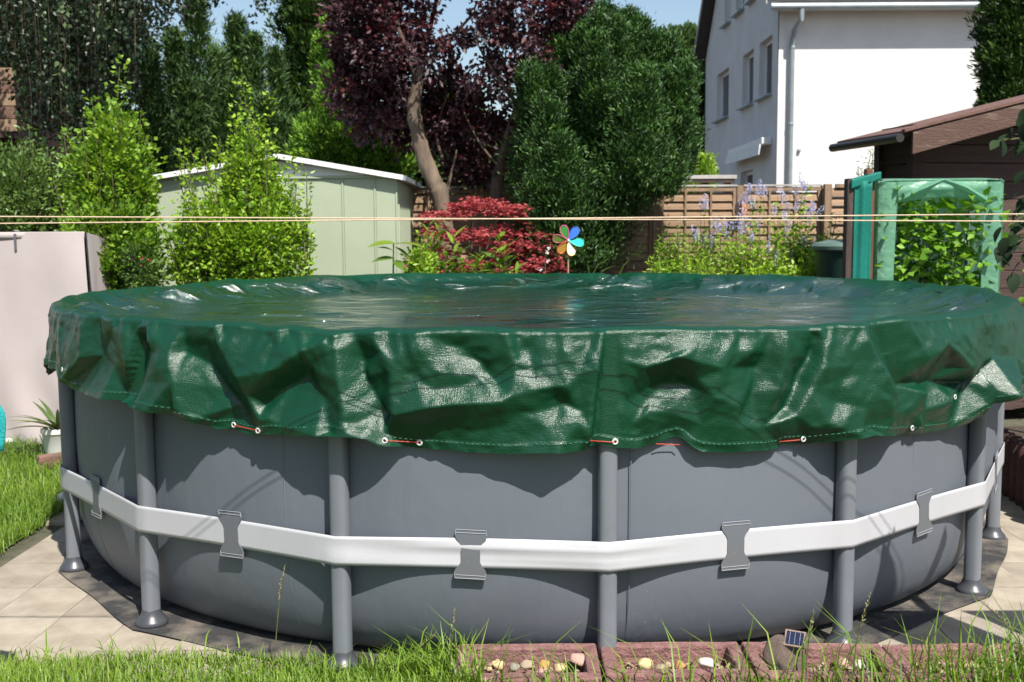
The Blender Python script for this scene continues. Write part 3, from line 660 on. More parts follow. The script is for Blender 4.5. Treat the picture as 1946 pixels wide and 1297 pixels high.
# ripples over the water, longer across than along the view
mp = nn.new('ShaderNodeMapping'); mp.inputs['Scale'].default_value = (.55, 1.5, 1); ll.new(tc.outputs['Object'], mp.inputs[0])
n4 = N(nn, 'ShaderNodeTexNoise', Scale=4.5, Detail=6, Roughness=.5, Distortion=.7); ll.new(mp.outputs[0], n4.inputs['Vector'])
fs_ = N(nn, 'ShaderNodeMath', operation='MULTIPLY'); fs_.inputs[1].default_value = .75; ll.new(fa.outputs['Fac'], fs_.inputs[0])
b3 = N(nn, 'ShaderNodeBump', Distance=.12); ll.new(fs_.outputs[0], b3.inputs['Strength']); ll.new(n4.outputs[0], b3.inputs['Height']); ll.new(b2.outputs[0], b3.inputs['Normal'])
ll.new(b3.outputs[0], p.inputs['Normal']); ll.new(b3.outputs[0], p.inputs['Coat Normal'])
TARP = m
cover = link('pool_cover', me, m)
tag(cover, 'dark green tarpaulin cover draped over the round pool, its creased skirt hanging over the rim', 'pool cover')
def skirt_at(px, py):
    r_ = RT
    for _ in range(4):
        a, z = oncyl(px, py, r_+.004); j = int(round((a+math.pi)/(2*math.pi)*NA)) % NA; q = int(np.argmin(abs(Zs[:, j]-z))); r_ = float(Rs[q, j])
    return a, float(Rs[q, j]), max(z, float(hem[j])+.006) if a < .8 else min(max(z, float(hem[j])+.006), float(hem[j])+.022)
# stitching along the seam, eyelets and cord
V = []; F = []
for j in range(NA):
    if abs(PHI[j]) > 1.3 or j % 2: continue
    q = int(np.argmin(abs(Zs[:, j]-(hem[j]+.034)))); q2 = int(np.argmin(abs(Zs[:, j+1]-(hem[j+1]+.034))))
    a0, a1 = PHI[j], PHI[j+1]; b = len(V)
    for a_, r_, z_ in ((a0, Rs[q, j], hem[j]+.033), (a1, Rs[q2, j+1], hem[j+1]+.033), (a1, Rs[q2, j+1], hem[j+1]+.0352), (a0, Rs[q, j], hem[j]+.0352)): V.append(pc(a_, r_+.004, z_))
    F.append((b, b+1, b+2, b+3))
MB().add(V, F).build('stitching', M['thread'], cover)['kind'] = 'stuff'
def ring(mb, ctr, a, r0, r1, th, seg=20):
    X = Vector((math.cos(a), math.sin(a), 0)); Y = Vector((0, 0, 1)); Z = Vector((math.sin(a), -math.cos(a), 0))
    vs = []; fs = []
    prof = ((r0, .0), (r0, th), ((r0+r1)/2, th*1.5), (r1, th*.6), (r1, 0))
    for rr_, h_ in prof:
        for k in range(seg): t_ = 2*math.pi*k/seg; vs.append(ctr+X*rr_*math.cos(t_)+Y*rr_*math.sin(t_)+Z*h_)
    for i_ in range(4):
        for k in range(seg): fs.append((i_*seg+k, i_*seg+(k+1) % seg, (i_+1)*seg+(k+1) % seg, (i_+1)*seg+k))
    mb.add(vs, fs)
for x, y in ((118, 703), (444, 808), (490, 819), (731, 838), (797, 842), (1169, 840), (1527, 835), (1734, 814), (1880, 762)):
    a, r_, z_ = skirt_at(x, y); c_ = pc(a, r_+.003, z_)
    b = MB(); ring(b, c_, a, .0055, .012, .0025); e_ = b.build('eyelet', M['alu'], cover, smooth=True)
    b = MB(); b.add([c_+Vector((math.cos(a), math.sin(a), 0))*.0056*math.cos(t_)+Vector((0, 0, 1))*.0056*math.sin(t_)+Vector((math.sin(a), -math.cos(a), 0))*.0012 for t_ in np.linspace(0, 6.283, 13)[:-1]], [tuple(range(12))])
    b.build('eyelet_hole', M['hole'], e_)
for x0, y0, x1, y1 in ((446, 809, 490, 819), (733, 838, 796, 841), (1122, 838, 1168, 841), (1480, 840, 1526, 836), (1246, 844, 1292, 846)):
    P0 = [];
    for t_ in np.linspace(0, 1, 6):
        a, r_, z_ = skirt_at(x0+(x1-x0)*t_, y0+(y1-y0)*t_); P0.append(pc(a, r_+.005, oncyl(x0+(x1-x0)*t_, y0+(y1-y0)*t_, r_+.005)[1]))
    MB().tube(P0, .0022, 6).build('cord', M['red_cord'], cover, smooth=True)

# ------------------------------------------------------------------ planter blocks with pebbles and the solar stone
PB = [(-.055, -2.762), (.482, -2.766), (1.019, -2.771), (1.556, -2.777), (2.093, -2.782)]
plab = ['red concrete planter block at the left end of the row, grass tufts at its corner', 'red concrete planter block second from the left end of the row',
        'red concrete planter block holding the rock shaped solar lamp', 'red concrete planter block half hidden by tall grass right of the solar lamp', 'red concrete planter block cut by the right edge of the photo']
def trough(lx, ly, h, wb, wf, we, fl):
    X = [-lx/2, -lx/2+we, lx/2-we, lx/2]; Y = [-ly/2, -ly/2+wf, ly/2-wb, ly/2]; b = MB()
    o = [(X[0], Y[0]), (X[3], Y[0]), (X[3], Y[3]), (X[0], Y[3])]; i_ = [(X[1], Y[1]), (X[2], Y[1]), (X[2], Y[2]), (X[1], Y[2])]
    vs = [(*q, -.03) for q in o]+[(*q, h) for q in o]+[(*q, h) for q in i_]+[(q[0]*.985, q[1]*.97, fl) for q in i_]
    fs = [(3, 2, 1, 0)]
    for k in range(4):
        j = (k+1) % 4; fs += [(k, j, 4+j, 4+k), (4+k, 4+j, 8+j, 8+k), (8+k, 8+j, 12+j, 12+k)]
    fs.append((12, 13, 14, 15)); b.add(vs, fs); return b.mesh('planter_block')
tm = trough(.525, .33, .135, .048, .058, .05, .045); tm.materials.append(M['concrete_red'])
for (x, y), lb in zip(PB, plab):
    o = link('planter_block', tm, None); o.location = (x, y, -.005+random.gauss(0, .003)); o.rotation_euler = (random.gauss(0, .008), random.gauss(0, .008), R(-.7)+random.gauss(0, .006))
    bv = o.modifiers.new('bevel', 'BEVEL'); bv.width = .009; bv.segments = 3; bv.limit_method = 'ANGLE'
    sb_ = o.modifiers.new('sub', 'SUBSURF'); sb_.subdivision_type = 'SIMPLE'; sb_.levels = sb_.render_levels = 3
    tx = bpy.data.textures.new('rough', 'CLOUDS'); tx.noise_scale = .014; dp = o.modifiers.new('rough', 'DISPLACE'); dp.texture = tx; dp.strength = .007; dp.texture_coords = 'OBJECT'; dp.texture_coords_object = pool
    tag(o, lb, 'planter', 'red concrete planter blocks in a row')
def pebble_mesh(name, seed, sub=3, sharp=.0):
    import bmesh
    bm = bmesh.new(); bmesh.ops.create_icosphere(bm, subdivisions=sub, radius=1)
    V = np.array([v.co for v in bm.verts]); k = 1+.13*wob(V, seed, 1.6)+.05*wob(V, seed+50, 4)
    if sharp:
        g = np.random.default_rng(seed)
        for _ in range(15):
            d = unit(g.normal(size=3)); h = g.uniform(.55, .85); q = V*k[:, None] @ d; k = np.where(q > h, k*(h/np.maximum(q, 1e-6))**sharp, k)
    for v, s in zip(bm.verts, k): v.co *= s
    me = bpy.data.meshes.new(name); bm.to_mesh(me); bm.free(); me.shade_smooth(); return me
pcols = {'cream': ((.56, .44, .25), (.47, .34, .17)), 'white': ((.66, .62, .54), (.52, .46, .38)), 'orange': ((.46, .27, .10), (.38, .2, .07)), 'pink': ((.42, .24, .19), (.50, .33, .27)), 'tan': ((.37, .28, .2), (.28, .21, .15)), 'grey': ((.27, .26, .21), (.22, .2, .16)), 'brown': ((.33, .18, .11), (.24, .13, .08))}
PM = {k: mk('pebble_'+k, *v, .75, 14, 8, bump=.4, bscale=30, coord='Generated') for k, v in pcols.items()}
O3 = lambda x, y: (850+x/3.892, 1000+y/3.892)
O4 = lambda x, y: (1300+x/3.012, 1000+y/3.012)
peb = [(O3(312, 1018), 34, 'cream', 'small cream pebble at the left end of the first planter block'), (O3(385, 1008), 62, 'cream', 'upright knobbly cream pebble near the left end of the planter row'),
 (O3(495, 1025), 58, 'grey', 'grey green rounded pebble between an upright cream pebble and a tan one'), (O3(602, 1015), 72, 'tan', 'tan rounded pebble beside the orange one in the first planter block'),
 (O3(720, 1008), 62, 'orange', 'orange pebble in the middle of the first planter block'), (O3(838, 1025), 60, 'cream', 'yellowish flat pebble left of the big pink stone'),
 (O3(995, 995), 112, 'pink', 'big pink oval stone, largest in the planter row'), (O3(1040, 1060), 50, 'tan', 'small tan pebble in front of the big pink stone'), (O3(720, 1060), 60, 'pink', 'pale pinkish pebble lying in front of the orange one'),
 (O3(1460, 1012), 86, 'cream', 'wide cream stone at the left end of the second planter block'), (O3(1570, 1035), 60, 'tan', 'tan pebble right of the wide cream stone'), (O3(1720, 1015), 64, 'orange', 'yellow brown pebble in the middle of the second planter block'), (O3(1640, 1060), 44, 'white', 'small white pebble at the front of the second planter block'),
 (O3(1910, 1003), 84, 'white', 'rough white stone under the grass blades left of the solar lamp'),
 (O4(285, 795), 74, 'cream', 'pale cream stone between the rough white stone and the solar lamp'), (O4(365, 805), 36, 'white', 'little white pebble touching the left foot of the solar lamp'),
 (O4(668, 803), 44, 'cream', 'pointed cream pebble just right of the solar lamp'), (O4(742, 806), 38, 'tan', 'small tan pebble second to the right of the solar lamp'), (O4(800, 800), 34, 'grey', 'small grey pebble third to the right of the solar lamp'),
 (O4(905, 775), 60, 'pink', 'pinkish pebble below the pool leg right of the solar lamp'), (O4(1002, 778), 56, 'white', 'pointed white stone in the grass below the right hand pool leg'),
 (O4(1170, 795), 46, 'white', 'small white pebble in the grass right of the pointed white stone'), (O4(1650, 788), 64, 'cream', 'cream pebble in the last planter block under tall grass'), (O4(1850, 775), 76, 'brown', 'brown stone near the right end of the planter row')]
pms = [pebble_mesh('pebble', 100+k, 3, 1. if k % 2 else .7) for k in range(9)]
for k, ((px, py), w, c, lb) in enumerate(peb):
    p_ = gr(px, py, .10); s = w/(3.892 if k < 14 else 3.012)/540/2*(1.95 if k < 14 else 1.6)
    p_[1] = min(max(p_[1], -2.87), -2.70); me = pms[k % 9].copy(); me.materials.append(PM[c])
    o = link('pebble', me, None); o.location = (p_[0], p_[1], .070+s*.62); o.scale = (s, s*.85, s*(.72 if w < 100 else .62)); o.rotation_euler = (random.gauss(0, .25), random.gauss(0, .25), random.random()*6)
    tag(o, lb, 'stone', 'pebbles in the planter blocks')
b = MB()                                        # gravel below the pebbles
for (x, y) in PB:
    for k in range(150):
        s = random.uniform(.006, .016); c_ = Vector((x+random.uniform(-.21, .21), y+random.uniform(-.105, .115), .05+random.random()*.025))
        M3 = Matrix.Rotation(random.random()*6, 3, (random.random(), random.random(), 1)); q = [Vector(t) for t in ((1, 0, 0), (-1, 0, 0), (0, 1, 0), (0, -1, 0), (0, 0, .7), (0, 0, -.7))]
        b.add([c_+M3 @ (t*s*random.uniform(.7, 1.2)) for t in q], [(0, 2, 4), (2, 1, 4), (1, 3, 4), (3, 0, 4), (2, 0, 5), (1, 2, 5), (3, 1, 5), (0, 3, 5)])
tag(b.build('gravel', PM['tan'], smooth=True, angle=80), kind='stuff')
# solar lamp disguised as a rock
sx_, sy_ = gr(1480, 1262, .08)[:2]; sy_ = -2.79
lamp = thing('solar_lamp', 'brown rock shaped garden lamp with a slanted dark solar panel on top', 'garden lamp', (sx_, sy_, .045))
rk = pebble_mesh('rock_body', 333, 4, .75); o = link('rock_body', rk, M['rock'], lamp); o.scale = (.084, .070, .115); o.location = (0, 0, .108)
pr = Matrix.Rotation(R(-24), 3, 'Z') @ Matrix.Rotation(R(48), 3, 'X') @ Matrix.Rotation(R(4), 3, 'Y')
pcn = Vector((sx_+.024, sy_-.034, .045+.180))
b = MB(); b.box(pcn, (.074, .062, .014), M=pr); fr = b.build('panel_frame', M['rock'], lamp, bevel=.002)
b = MB(); b.box(pcn+pr @ Vector((0, 0, .0075)), (.060, .048, .003), M=pr); sp_ = b.build('solar_panel', M['solar'], lamp)
for k in range(3):
    b = MB(); b.box(pcn+pr @ Vector((-.018+.018*k, 0, .0095)), (.001, .044, .0006), M=pr); b.build('contact_line', M['solar_line'], sp_)

# ------------------------------------------------------------------ fence at the end of the garden
FD = 12.4
fx = [440, 600, 760, 918, 1085, 1247, 1406, 1567]
fence = thing('lamella_fence', 'brown lamella fence panels with pale top caps along the end of the garden', 'fence', tuple(at(1000, 437, FD)[:2])+(.3,))
fpost = [at(x, 358, FD) for x in fx]
ztop = fpost[3][2]
for k, P0 in enumerate(fpost):
    MB().box((P0[0], P0[1], (ztop+.3)/2+.0), (.075, .075, ztop-.3+.02)).build('post', M['post'], fence, bevel=.005)
sl_m = {}
for k in range(len(fpost)-1):
    x0, x1 = fpost[k][0]+.042, fpost[k+1][0]-.042; w = x1-x0; y0 = fpost[k][1]
    b = MB()
    for z_ in (ztop-.03, .40): b.box(((x0+x1)/2, y0-.006, z_), (w-.004, .05, .045))
    for x_ in (x0+.02, x1-.02): b.box((x_, y0-.006, (ztop+.4)/2-.005), (.036, .048, ztop-.4-.05))
    fr = b.build('panel_frame', M['post'], fence, bevel=.003); fr['kind'] = 'stuff'
    MB().box(((x0+x1)/2, y0-.005, ztop+.012), (w+.01, .075, .018)).build('top_cap', M['grey_cap'], fence)
    for q in (1, 2):
        MB().box((x0+w*q/3, y0-.030, (ztop+.4)/2), (.022, .012, ztop-.46)).build('stile', M['post'], fence)
    n = 18
    for j in range(n):
        z_ = ztop-.065-(j+.5)*(ztop-.49)/n; h = (ztop-.49)/n
        b = MB(); b.box((0, 0, 0), (w-.075, .011, h*1.06), M=Matrix.Rotation(R(-15+random.gauss(0, 1.5)), 3, 'X'))
        o = b.build('slat', M['slat'], fence, raw=True); o.location = Vector(((x0+x1)/2, y0-.004, z_+random.gauss(0, .0015)))-fence.location
        o.rotation_euler = (0, random.gauss(0, .002), 0)
# the taller end panel behind the compost posts
f2 = thing('lamella_fence', 'narrow taller brown lamella panel at the right end of the fence beside the grey posts', 'fence', (float(at(1600, 437, 12.3)[0]), float(at(1600, 437, 12.3)[1]), .3))
xa, xb = at(1580, 350, 12.3)[0], at(1700, 350, 12.3)[0]; ya = at(1600, 350, 12.3)[1]; zt2 = at(1600, 350, 12.3)[2]
for x_ in (xa-.04, xb): MB().box((x_, ya, (zt2+.3)/2), (.08, .07, zt2-.3)).build('post', M['post'], f2, bevel=.005)
MB().box(((xa+xb)/2, ya, zt2-.02), (xb-xa-.09, .045, .04)).build('top_rail', M['post'], f2)
for j in range(18):
    o = MB().box((0, 0, 0), (xb-xa-.046, .011, .102), M=Matrix.Rotation(R(-21), 3, 'X')).build('slat', M['slat'], f2, raw=True); o.location = Vector(((xa+xb)/2-.018, ya, zt2-.09-.1*j))-f2.location
# butterfly ornament on the fence post
bp_ = at(1408, 398, 12.25); bf = thing('butterfly_ornament', 'orange and black butterfly ornament on the fence above the lilac flowers', 'ornament', tuple(bp_))
mo = mk('wing_orange', (.55, .22, .02), (.4, .12, .01), .5, 60); mbk = mk('wing_dark', (.05, .025, .02), None, .5, 30)
for sg, mt in ((-1, mbk), (1, mo)):
    b = MB(); b.prism([(bp_[0], bp_[1], bp_[2]+.10), (bp_[0]+sg*.06, bp_[1]+.01, bp_[2]+.06), (bp_[0]+sg*.07, bp_[1]+.01, bp_[2]-.02), (bp_[0]+sg*.05, bp_[1], bp_[2]-.09), (bp_[0]+.004*sg, bp_[1], bp_[2]-.06)], (0, .006, 0)); b.build('wing', mt, bf)
MB().tube([(bp_[0], bp_[1]-.004, bp_[2]-.09), (bp_[0], bp_[1]-.004, bp_[2]+.12)], .008, 6).build('body', mbk, bf)

# ------------------------------------------------------------------ sage green metal shed
SD = 10.8
sc = at(755, 437, SD); sl_ = at(297, 437, SD); x0, x1, yf = sl_[0], sc[0], sc[1]; yb = yf+1.75
ze = at(755, 338, SD)[2]; zr = at(530, 300, SD)[2]
shed = thing('metal_shed', 'sage green metal garden shed with white gabled roof trim and louvres', 'garden shed', (x0, yf, .3))
ribs = [x0]+[at(px, 437, SD)[0] for px in (352, 402, 455, 508, 560, 653, 714)]+[x1]
for a, b_ in zip(ribs[:-1], ribs[1:]):
    MB().box(((a+b_)/2, yf+.012, (ze+.3)/2), (b_-a-.014, .022, ze-.3)).build('wall_panel', M['shed_green'], shed, bevel=.006)
    MB().box((b_-.002, yf-.002, (ze+.3)/2), (.018, .016, ze-.3)).build('rib', M['shed_green'], shed, bevel=.003)
ny = 11
for k in range(ny):                       # ribbed right side
    y0 = yf+.03+(yb-yf-.03)*k/ny; dy = (yb-yf-.03)/ny
    MB().box((x1-.012, y0+dy*.5, (ze+.3)/2), (.02, dy*.96, ze-.3)).build('side_panel', M['shed_green'], shed)
    MB().box((x1+.008, y0+dy*.5, (ze+.3)/2), (.024, dy*.34, ze-.3)).build('side_rib', M['shed_green'], shed, bevel=.006)
MB().box((x0+.012, (yf+yb)/2+.02, (ze+.3)/2), (.022, yb-yf-.04, ze-.3)).build('side_wall', M['shed_green'], shed)
MB().box(((x0+x1)/2, yb, (ze+.3)/2), (x1-x0, .022, ze-.3)).build('back_wall', M['shed_green'], shed)
xm = at(530, 300, SD)[0]
MB().prism([(x0+.01, yf+.004, ze+.022), (x1-.01, yf+.004, ze+.022), (xm, yf+.004, zr-.03)], (0, .02, 0)).build('gable', M['shed_white'], shed)
MB().box(((x0+x1)/2, yf-.004, ze+.008), (x1-x0, .03, .022)).build('eaves_trim', M['shed_green'], shed)
for gx in (540, 570, 588):
    for j in range(3):
        c_ = at(gx, 322-j*6.5, SD-.01); b = MB(); b.box((c_[0], yf-.006, c_[2]), (.125 if gx != 588 else .06, .012, .010), M=Matrix.Rotation(R(35), 3, 'X')); b.build('louvre', M['shed_white'], shed)
ov = .09; rs = (zr-ze)/(xm-x0)
for sg, xe in ((-1, x0-.07), (1, x1+.07)):
    zz = ze-.02+(.0)
    a_ = Vector((xm, 0, zr)); e_ = Vector((xe, 0, zr-(abs(xe-xm))*((zr-ze)/abs((x0 if sg < 0 else x1)-xm))))
    sd_ = (e_-a_).normalized(); up = Vector((0, 1, 0)).cross(sd_)*(-1 if sg > 0 else 1); up = Vector((-sd_.z, 0, sd_.x)) if sg > 0 else Vector((sd_.z, 0, -sd_.x))
    if up.z < 0: up = -up
    P = [a_+up*.002, e_+up*.002, e_+up*.022, a_+up*.022]
    MB().prism([(q.x, yf-ov+.02, q.z) for q in P], (0, yb-yf+ov*2-.04, 0)).build('roof_sheet', M['zinc'], shed)
    P = [a_+up*-.014, e_+up*-.014, e_+up*.032, a_+up*.032]
    MB().prism([(q.x, yf-ov, q.z) for q in P], (0, .018, 0)).build('fascia', M['white_paint'], shed)
    MB().box((e_.x, (yf+yb)/2, e_.z+.005), (.05, yb-yf+ov*2-.05, .045)).build('gutter', M['zinc'], shed)

# ------------------------------------------------------------------ white house
HD = 21.0
h0 = at(1472, 437, HD); hx, hy = h0[0], h0[1]
house = thing('house', 'two storey white rendered house with gutter, dark windows and a rolled awning', 'house', (hx, hy, .3))
zE = at(1600, 2, HD)[2]+.10; hyb = hy+7.7; hxr = hx+7.0
slope = .95
ridge_y = (hy+hyb)/2; zRg = zE+slope*(ridge_y-hy)
def yface(px): return (hx-CX)*FPX/(px-973)*1.0+CY        # where a pixel column meets the left gable wall
wins = [(1358.5, 1380.5, 141, 236, 'u'), (1406, 1426, 107, 208, 'u'), (1437, 1460.5, 82, 188, 'u'), (1371, 1383, -70, 48, 'a'), (1392, 1407, -90, 28, 'a'), (1417, 1430, -110, 8, 'a'), (1405, 1428, 332, 420, 'l')]
holes = []
for pa, pb, t_, b_, kk in wins:
    d0, d1 = yface(pa)-CY, yface(pb)-CY
    zt_ = .5*(at(pa, t_, d0)[2]+at(pb, t_-(pb-pa)*.6, d1)[2]); zb_ = .5*(at(pa, b_, d0)[2]+at(pb, b_-(pb-pa)*.6, d1)[2])
    dy = abs(d0-d1); ym = CY+(d0+d1)/2
    holes.append((ym-dy/2, ym+dy/2, zb_, zt_, kk))
ya_ = [h_[:2] for h_ in holes]
zu0 = np.mean([h_[2] for h_ in holes[:3]]); zu1 = np.mean([h_[3] for h_ in holes[:3]])
za0 = np.mean([h_[2] for h_ in holes[3:6]]); za1 = za0+1.25
holes = [(a, b_, zu0 if k == 'u' else za0 if k == 'a' else 1.2, zu1 if k == 'u' else za1 if k == 'a' else z1, k) for a, b_, z0, z1, k in holes]
# gable wall as a grid with the window openings left out
ysg = sorted({hy, hyb, ridge_y, *[h_[0] for h_ in holes], *[h_[1] for h_ in holes]}); zsg = sorted({.3, zE, zu0, zu1, za0, za1, 1.2, holes[6][3]})
zsg = [z for z in zsg if z <= zE+1e-6 or z in (za0, za1)]
def roofz(y): return zE+slope*min(y-hy, hyb-y)
b = MB()
for a, c_ in zip(ysg[:-1], ysg[1:]):
    zz = [z for z in zsg]+[zRg+1]
    for z0, z1 in zip(zz[:-1], zz[1:]):
        if any(h_[0]-1e-6 <= a and c_ <= h_[1]+1e-6 and h_[2]-1e-6 <= z0 and z1 <= h_[3]+1e-6 for h_ in holes): continue
        ta, tc_ = min(z1, roofz(a)), min(z1, roofz(c_)); ba, bc_ = min(z0, roofz(a)), min(z0, roofz(c_))
        if ta-ba < 1e-6 and tc_-bc_ < 1e-6: continue
        b.add([(hx, a, ba), (hx, a, ta), (hx, c_, tc_), (hx, c_, bc_)], [(0, 1, 2, 3)])
gw = b.build('gable_wall', M['stucco'], house)
for (a, c_, z0, z1, kk) in holes:
    dp = .16; f_ = MB()
    f_.add([(hx, a, z0), (hx, c_, z0), (hx, c_, z1), (hx, a, z1), (hx+dp, a, z0), (hx+dp, c_, z0), (hx+dp, c_, z1), (hx+dp, a, z1)], [(0, 4, 5, 1), (1, 5, 6, 2), (2, 6, 7, 3), (3, 7, 4, 0)])
    wf_ = f_.build('window', M['stucco'], house)
    fw = .075; b = MB()
    for (c1, s1) in (((hx+dp-.02, (a+c_)/2, z0+fw/2), (.05, c_-a, fw)), ((hx+dp-.02, (a+c_)/2, z1-fw/2), (.05, c_-a, fw)), ((hx+dp-.02, a+fw/2, (z0+z1)/2), (.05, fw, z1-z0-2*fw)), ((hx+dp-.02, c_-fw/2, (z0+z1)/2), (.05, fw, z1-z0-2*fw))): b.box(c1, s1)
    b.build('frame', M['white_paint'], wf_, bevel=.006)
    MB().box((hx+dp-.01, (a+c_)/2, (z0+z1)/2), (.012, c_-a-2*fw, z1-z0-2*fw)).build('pane', M['glass'], wf_)
    MB().box((hx-.04, (a+c_)/2, z0-.02), (.17, c_-a+.10, .035)).build('sill', M['zinc'], wf_, bevel=.004)
# facing wall, back, right
MB().box(((hx+hxr)/2+.01, hy+.15, (zE+.3)/2), (hxr-hx-.02, .30, zE-.3)).build('wall', M['stucco'], house)
MB().box(((hx+hxr)/2+.01, hyb-.15, (zE+.3)/2), (hxr-hx-.02, .30, zE-.3)).build('back_wall', M['stucco'], house)
MB().box((hxr-.15, ridge_y, (zE+.3)/2), (.3, hyb-hy-.62, zE-.3)).build('side_wall', M['stucco'], house)
# roof with eaves
ovh = .34; vx = hx-.28
for sg in (-1, 1):
    ye = hy-ovh if sg < 0 else hyb+ovh; zz = zE-slope*ovh*.55
    pz = [(vx, ye, zz), (vx, ridge_y, zRg+.05), (vx, ridge_y, zRg+.15), (vx, ye, zz+.09)]
    MB().prism(pz, (hxr-vx+.3, 0, 0)).build('roof', M['roof_tile'], house)
    MB().prism([(vx-.006, ye, zz-.03), (vx-.006, ridge_y, zRg+.02), (vx-.006, ridge_y, zRg+.16), (vx-.006, ye, zz+.10)], (-.025, 0, 0)).build('verge_board', M['grey_cap'], house)
MB().box(((hx+hxr)/2, hy-ovh/2+.02, zE-.27), (hxr-hx+.2, ovh-.03, .03)).build('soffit', M['white_paint'], house)
gz = zE-.30
b = MB(); b.tube([(vx+.05, hy-ovh-.05, gz+.03), (hxr+.3, hy-ovh-.05, gz+.03)], .065, 12); b.build('gutter', M['zinc'], house, smooth=True)
px_ = at(1497, 437, HD)[0]
zc = at(1495, 60, HD-.3)[2]
b = MB(); b.tube([(px_+.09, hy-ovh-.05, gz-.01), (px_+.08, hy-ovh-.04, gz-.2), (px_+.02, hy-.14, zc+.05), (px_, hy-.085, zc-.15), (px_, hy-.085, .3)], .048, 12); b.build('downpipe', M['zinc'], house, smooth=True)
for z_ in (1.9, 3.6, 5.0): MB().lathe((px_, hy-.085, z_), [(.052, 0), (.056, .01), (.056, .04), (.052, .05)], 12).build('pipe_clamp', M['zinc'], house)
# rolled awning on the gable wall
ya0, ya1 = yface(1463), yface(1397); za_ = at(1463, 268, ya0-CY)[2]
aw = MB().box((hx-.10, (ya0+ya1)/2, za_), (.20, abs(ya1-ya0), .13)).build('awning', M['white_paint'], house, bevel=.02)
MB().prism([(hx-.20, min(ya0, ya1)+.03, za_-.05), (hx-.23, min(ya0, ya1)+.03, za_-.06), (hx-.25, min(ya0, ya1)+.03, za_-.26), (hx-.235, min(ya0, ya1)+.03, za_-.26)], (0, abs(ya1-ya0)-.06, 0)).build('valance', M['shed_white'], aw)
lp = at(1518, 286, HD); MB().box((lp[0], hy-.03, lp[2]), (.06, .06, .06)).build('wall_socket', M['zinc'], house, bevel=.01)
# flat roofed wooden shelter behind the fence
pd = 16.0; a = at(1258, 338, pd); c_ = at(1398, 338, pd)
sh = thing('garden_shelter', 'low flat roofed weathered wood shelter behind the fence beside the white house', 'shelter', (a[0], a[1], .3))
MB().box(((a[0]+c_[0])/2-.5, a[1]+.5, a[2]), (c_[0]-a[0]+1.0, 1.2, .055)).build('roof', M['grey_cap'], sh, bevel=.006)
MB().box(((a[0]+c_[0])/2-.5, a[1]-.06, a[2]-.055), (c_[0]-a[0]+.94, .05, .05)).build('beam', M['old_wood'], sh)
for x_ in (c_[0]-.10, c_[0]-.42, a[0]-.8): MB().box((x_, a[1]+.1, (a[2]+.3)/2-.03), (.09, .09, a[2]-.36)).build('post', M['post'], sh)
# far garden house with a red roof
fd = 45.; a = at(1330, 262, fd)
fh = thing('far_house', 'distant brown house with red tiled roof and pale canopy beside the white house', 'house', (a[0], a[1], .3))
MB().box((a[0]+.3, a[1]+2, 2.2), (2.2, 3, 3.9)).build('wall', M['brown_wood'], fh)
mr_ = mk('red_tile', (.42, .13, .06), (.33, .09, .045), .8, 8)
MB().prism([(a[0]-.55, a[1], 4.6), (a[0]+1.9, a[1], 4.6), (a[0]+1.2, a[1], 5.75), (a[0]+.5, a[1], 5.75)], (0, 4, 0)).build('roof', mr_, fh)
q = at(1310, 281, fd-1); MB().box((q[0]+.3, q[1], q[2]), (1.5, 1.2, .16)).build('canopy', M['white_paint'], fh)
q = at(1325, 312, fd-1); MB().box((q[0]+.3, q[1]+.6, q[2]-.2), (1., .2, .12)).build('window_ledge', M['grey_cap'], fh)

# ------------------------------------------------------------------ dark wooden garden hut on the right
A0 = np.array(at(1712, 263, 9.0)); B0 = np.array(at(1599, 276, 9.95))
ax = Vector((B0[0]-A0[0], B0[1]-A0[1], 0)).normalized(); sx2 = Vector((ax.y, -ax.x, 0))       # along the eaves, and to the right
zh = float(A0[2]); O = Vector((A0[0], A0[1], 0)); pit = .24; Ln = 2.3
hut = thing('garden_hut', 'dark brown plank garden hut with reddish felt roof and weathered barge board', 'garden hut', (O.x, O.y, 0))
def hp_(u, v, z): return O+sx2*u+ax*v+Vector((0, 0, z))        # u to the right from the eaves, v backwards
RW = 2.6
MB().prism([hp_(0, 0, zh+.03), hp_(RW, 0, zh+.03+pit*RW), hp_(RW, 0, zh+.055+pit*RW), hp_(0, 0, zh+.055)], ax*1.05).build('roof', M['felt'], hut)
MB().prism([hp_(RW, 0, zh+.03+pit*RW), hp_(RW*2, 0, zh+.03), hp_(RW*2, 0, zh+.055), hp_(RW, 0, zh+.055+pit*RW)], ax*1.05).build('roof', M['felt'], hut)
MB().prism([hp_(.02, .03, zh-.0), hp_(RW, .03, zh+pit*RW), hp_(RW, .03, zh+.028+pit*RW), hp_(.02, .03, zh+.028)], ax*1.0).build('roof_boards', M['dark_wood'], hut)
MB().prism([hp_(.08, -.02, zh-.13), hp_(RW, -.02, zh-.10+pit*RW), hp_(RW, -.02, zh+.035+pit*RW), hp_(.08, -.02, zh+.028+pit*.08)], ax*-.028).build('barge_board', M['barge'], hut, bevel=.004)
MB().prism([hp_(.0, -.06, zh+.045), hp_(RW, -.06, zh+.045+pit*RW), hp_(RW, -.06, zh+.068+pit*RW), hp_(.0, -.06, zh+.068)], ax*.05).build('roof_edge', M['felt'], hut)
MB().tube([hp_(-.03, -.04, zh+.0), hp_(-.03, 1.08, zh+.0)], .036, 12).build('gutter', M['dark_metal'], hut, smooth=True)
wu, wv = .42, .46
nb = 17
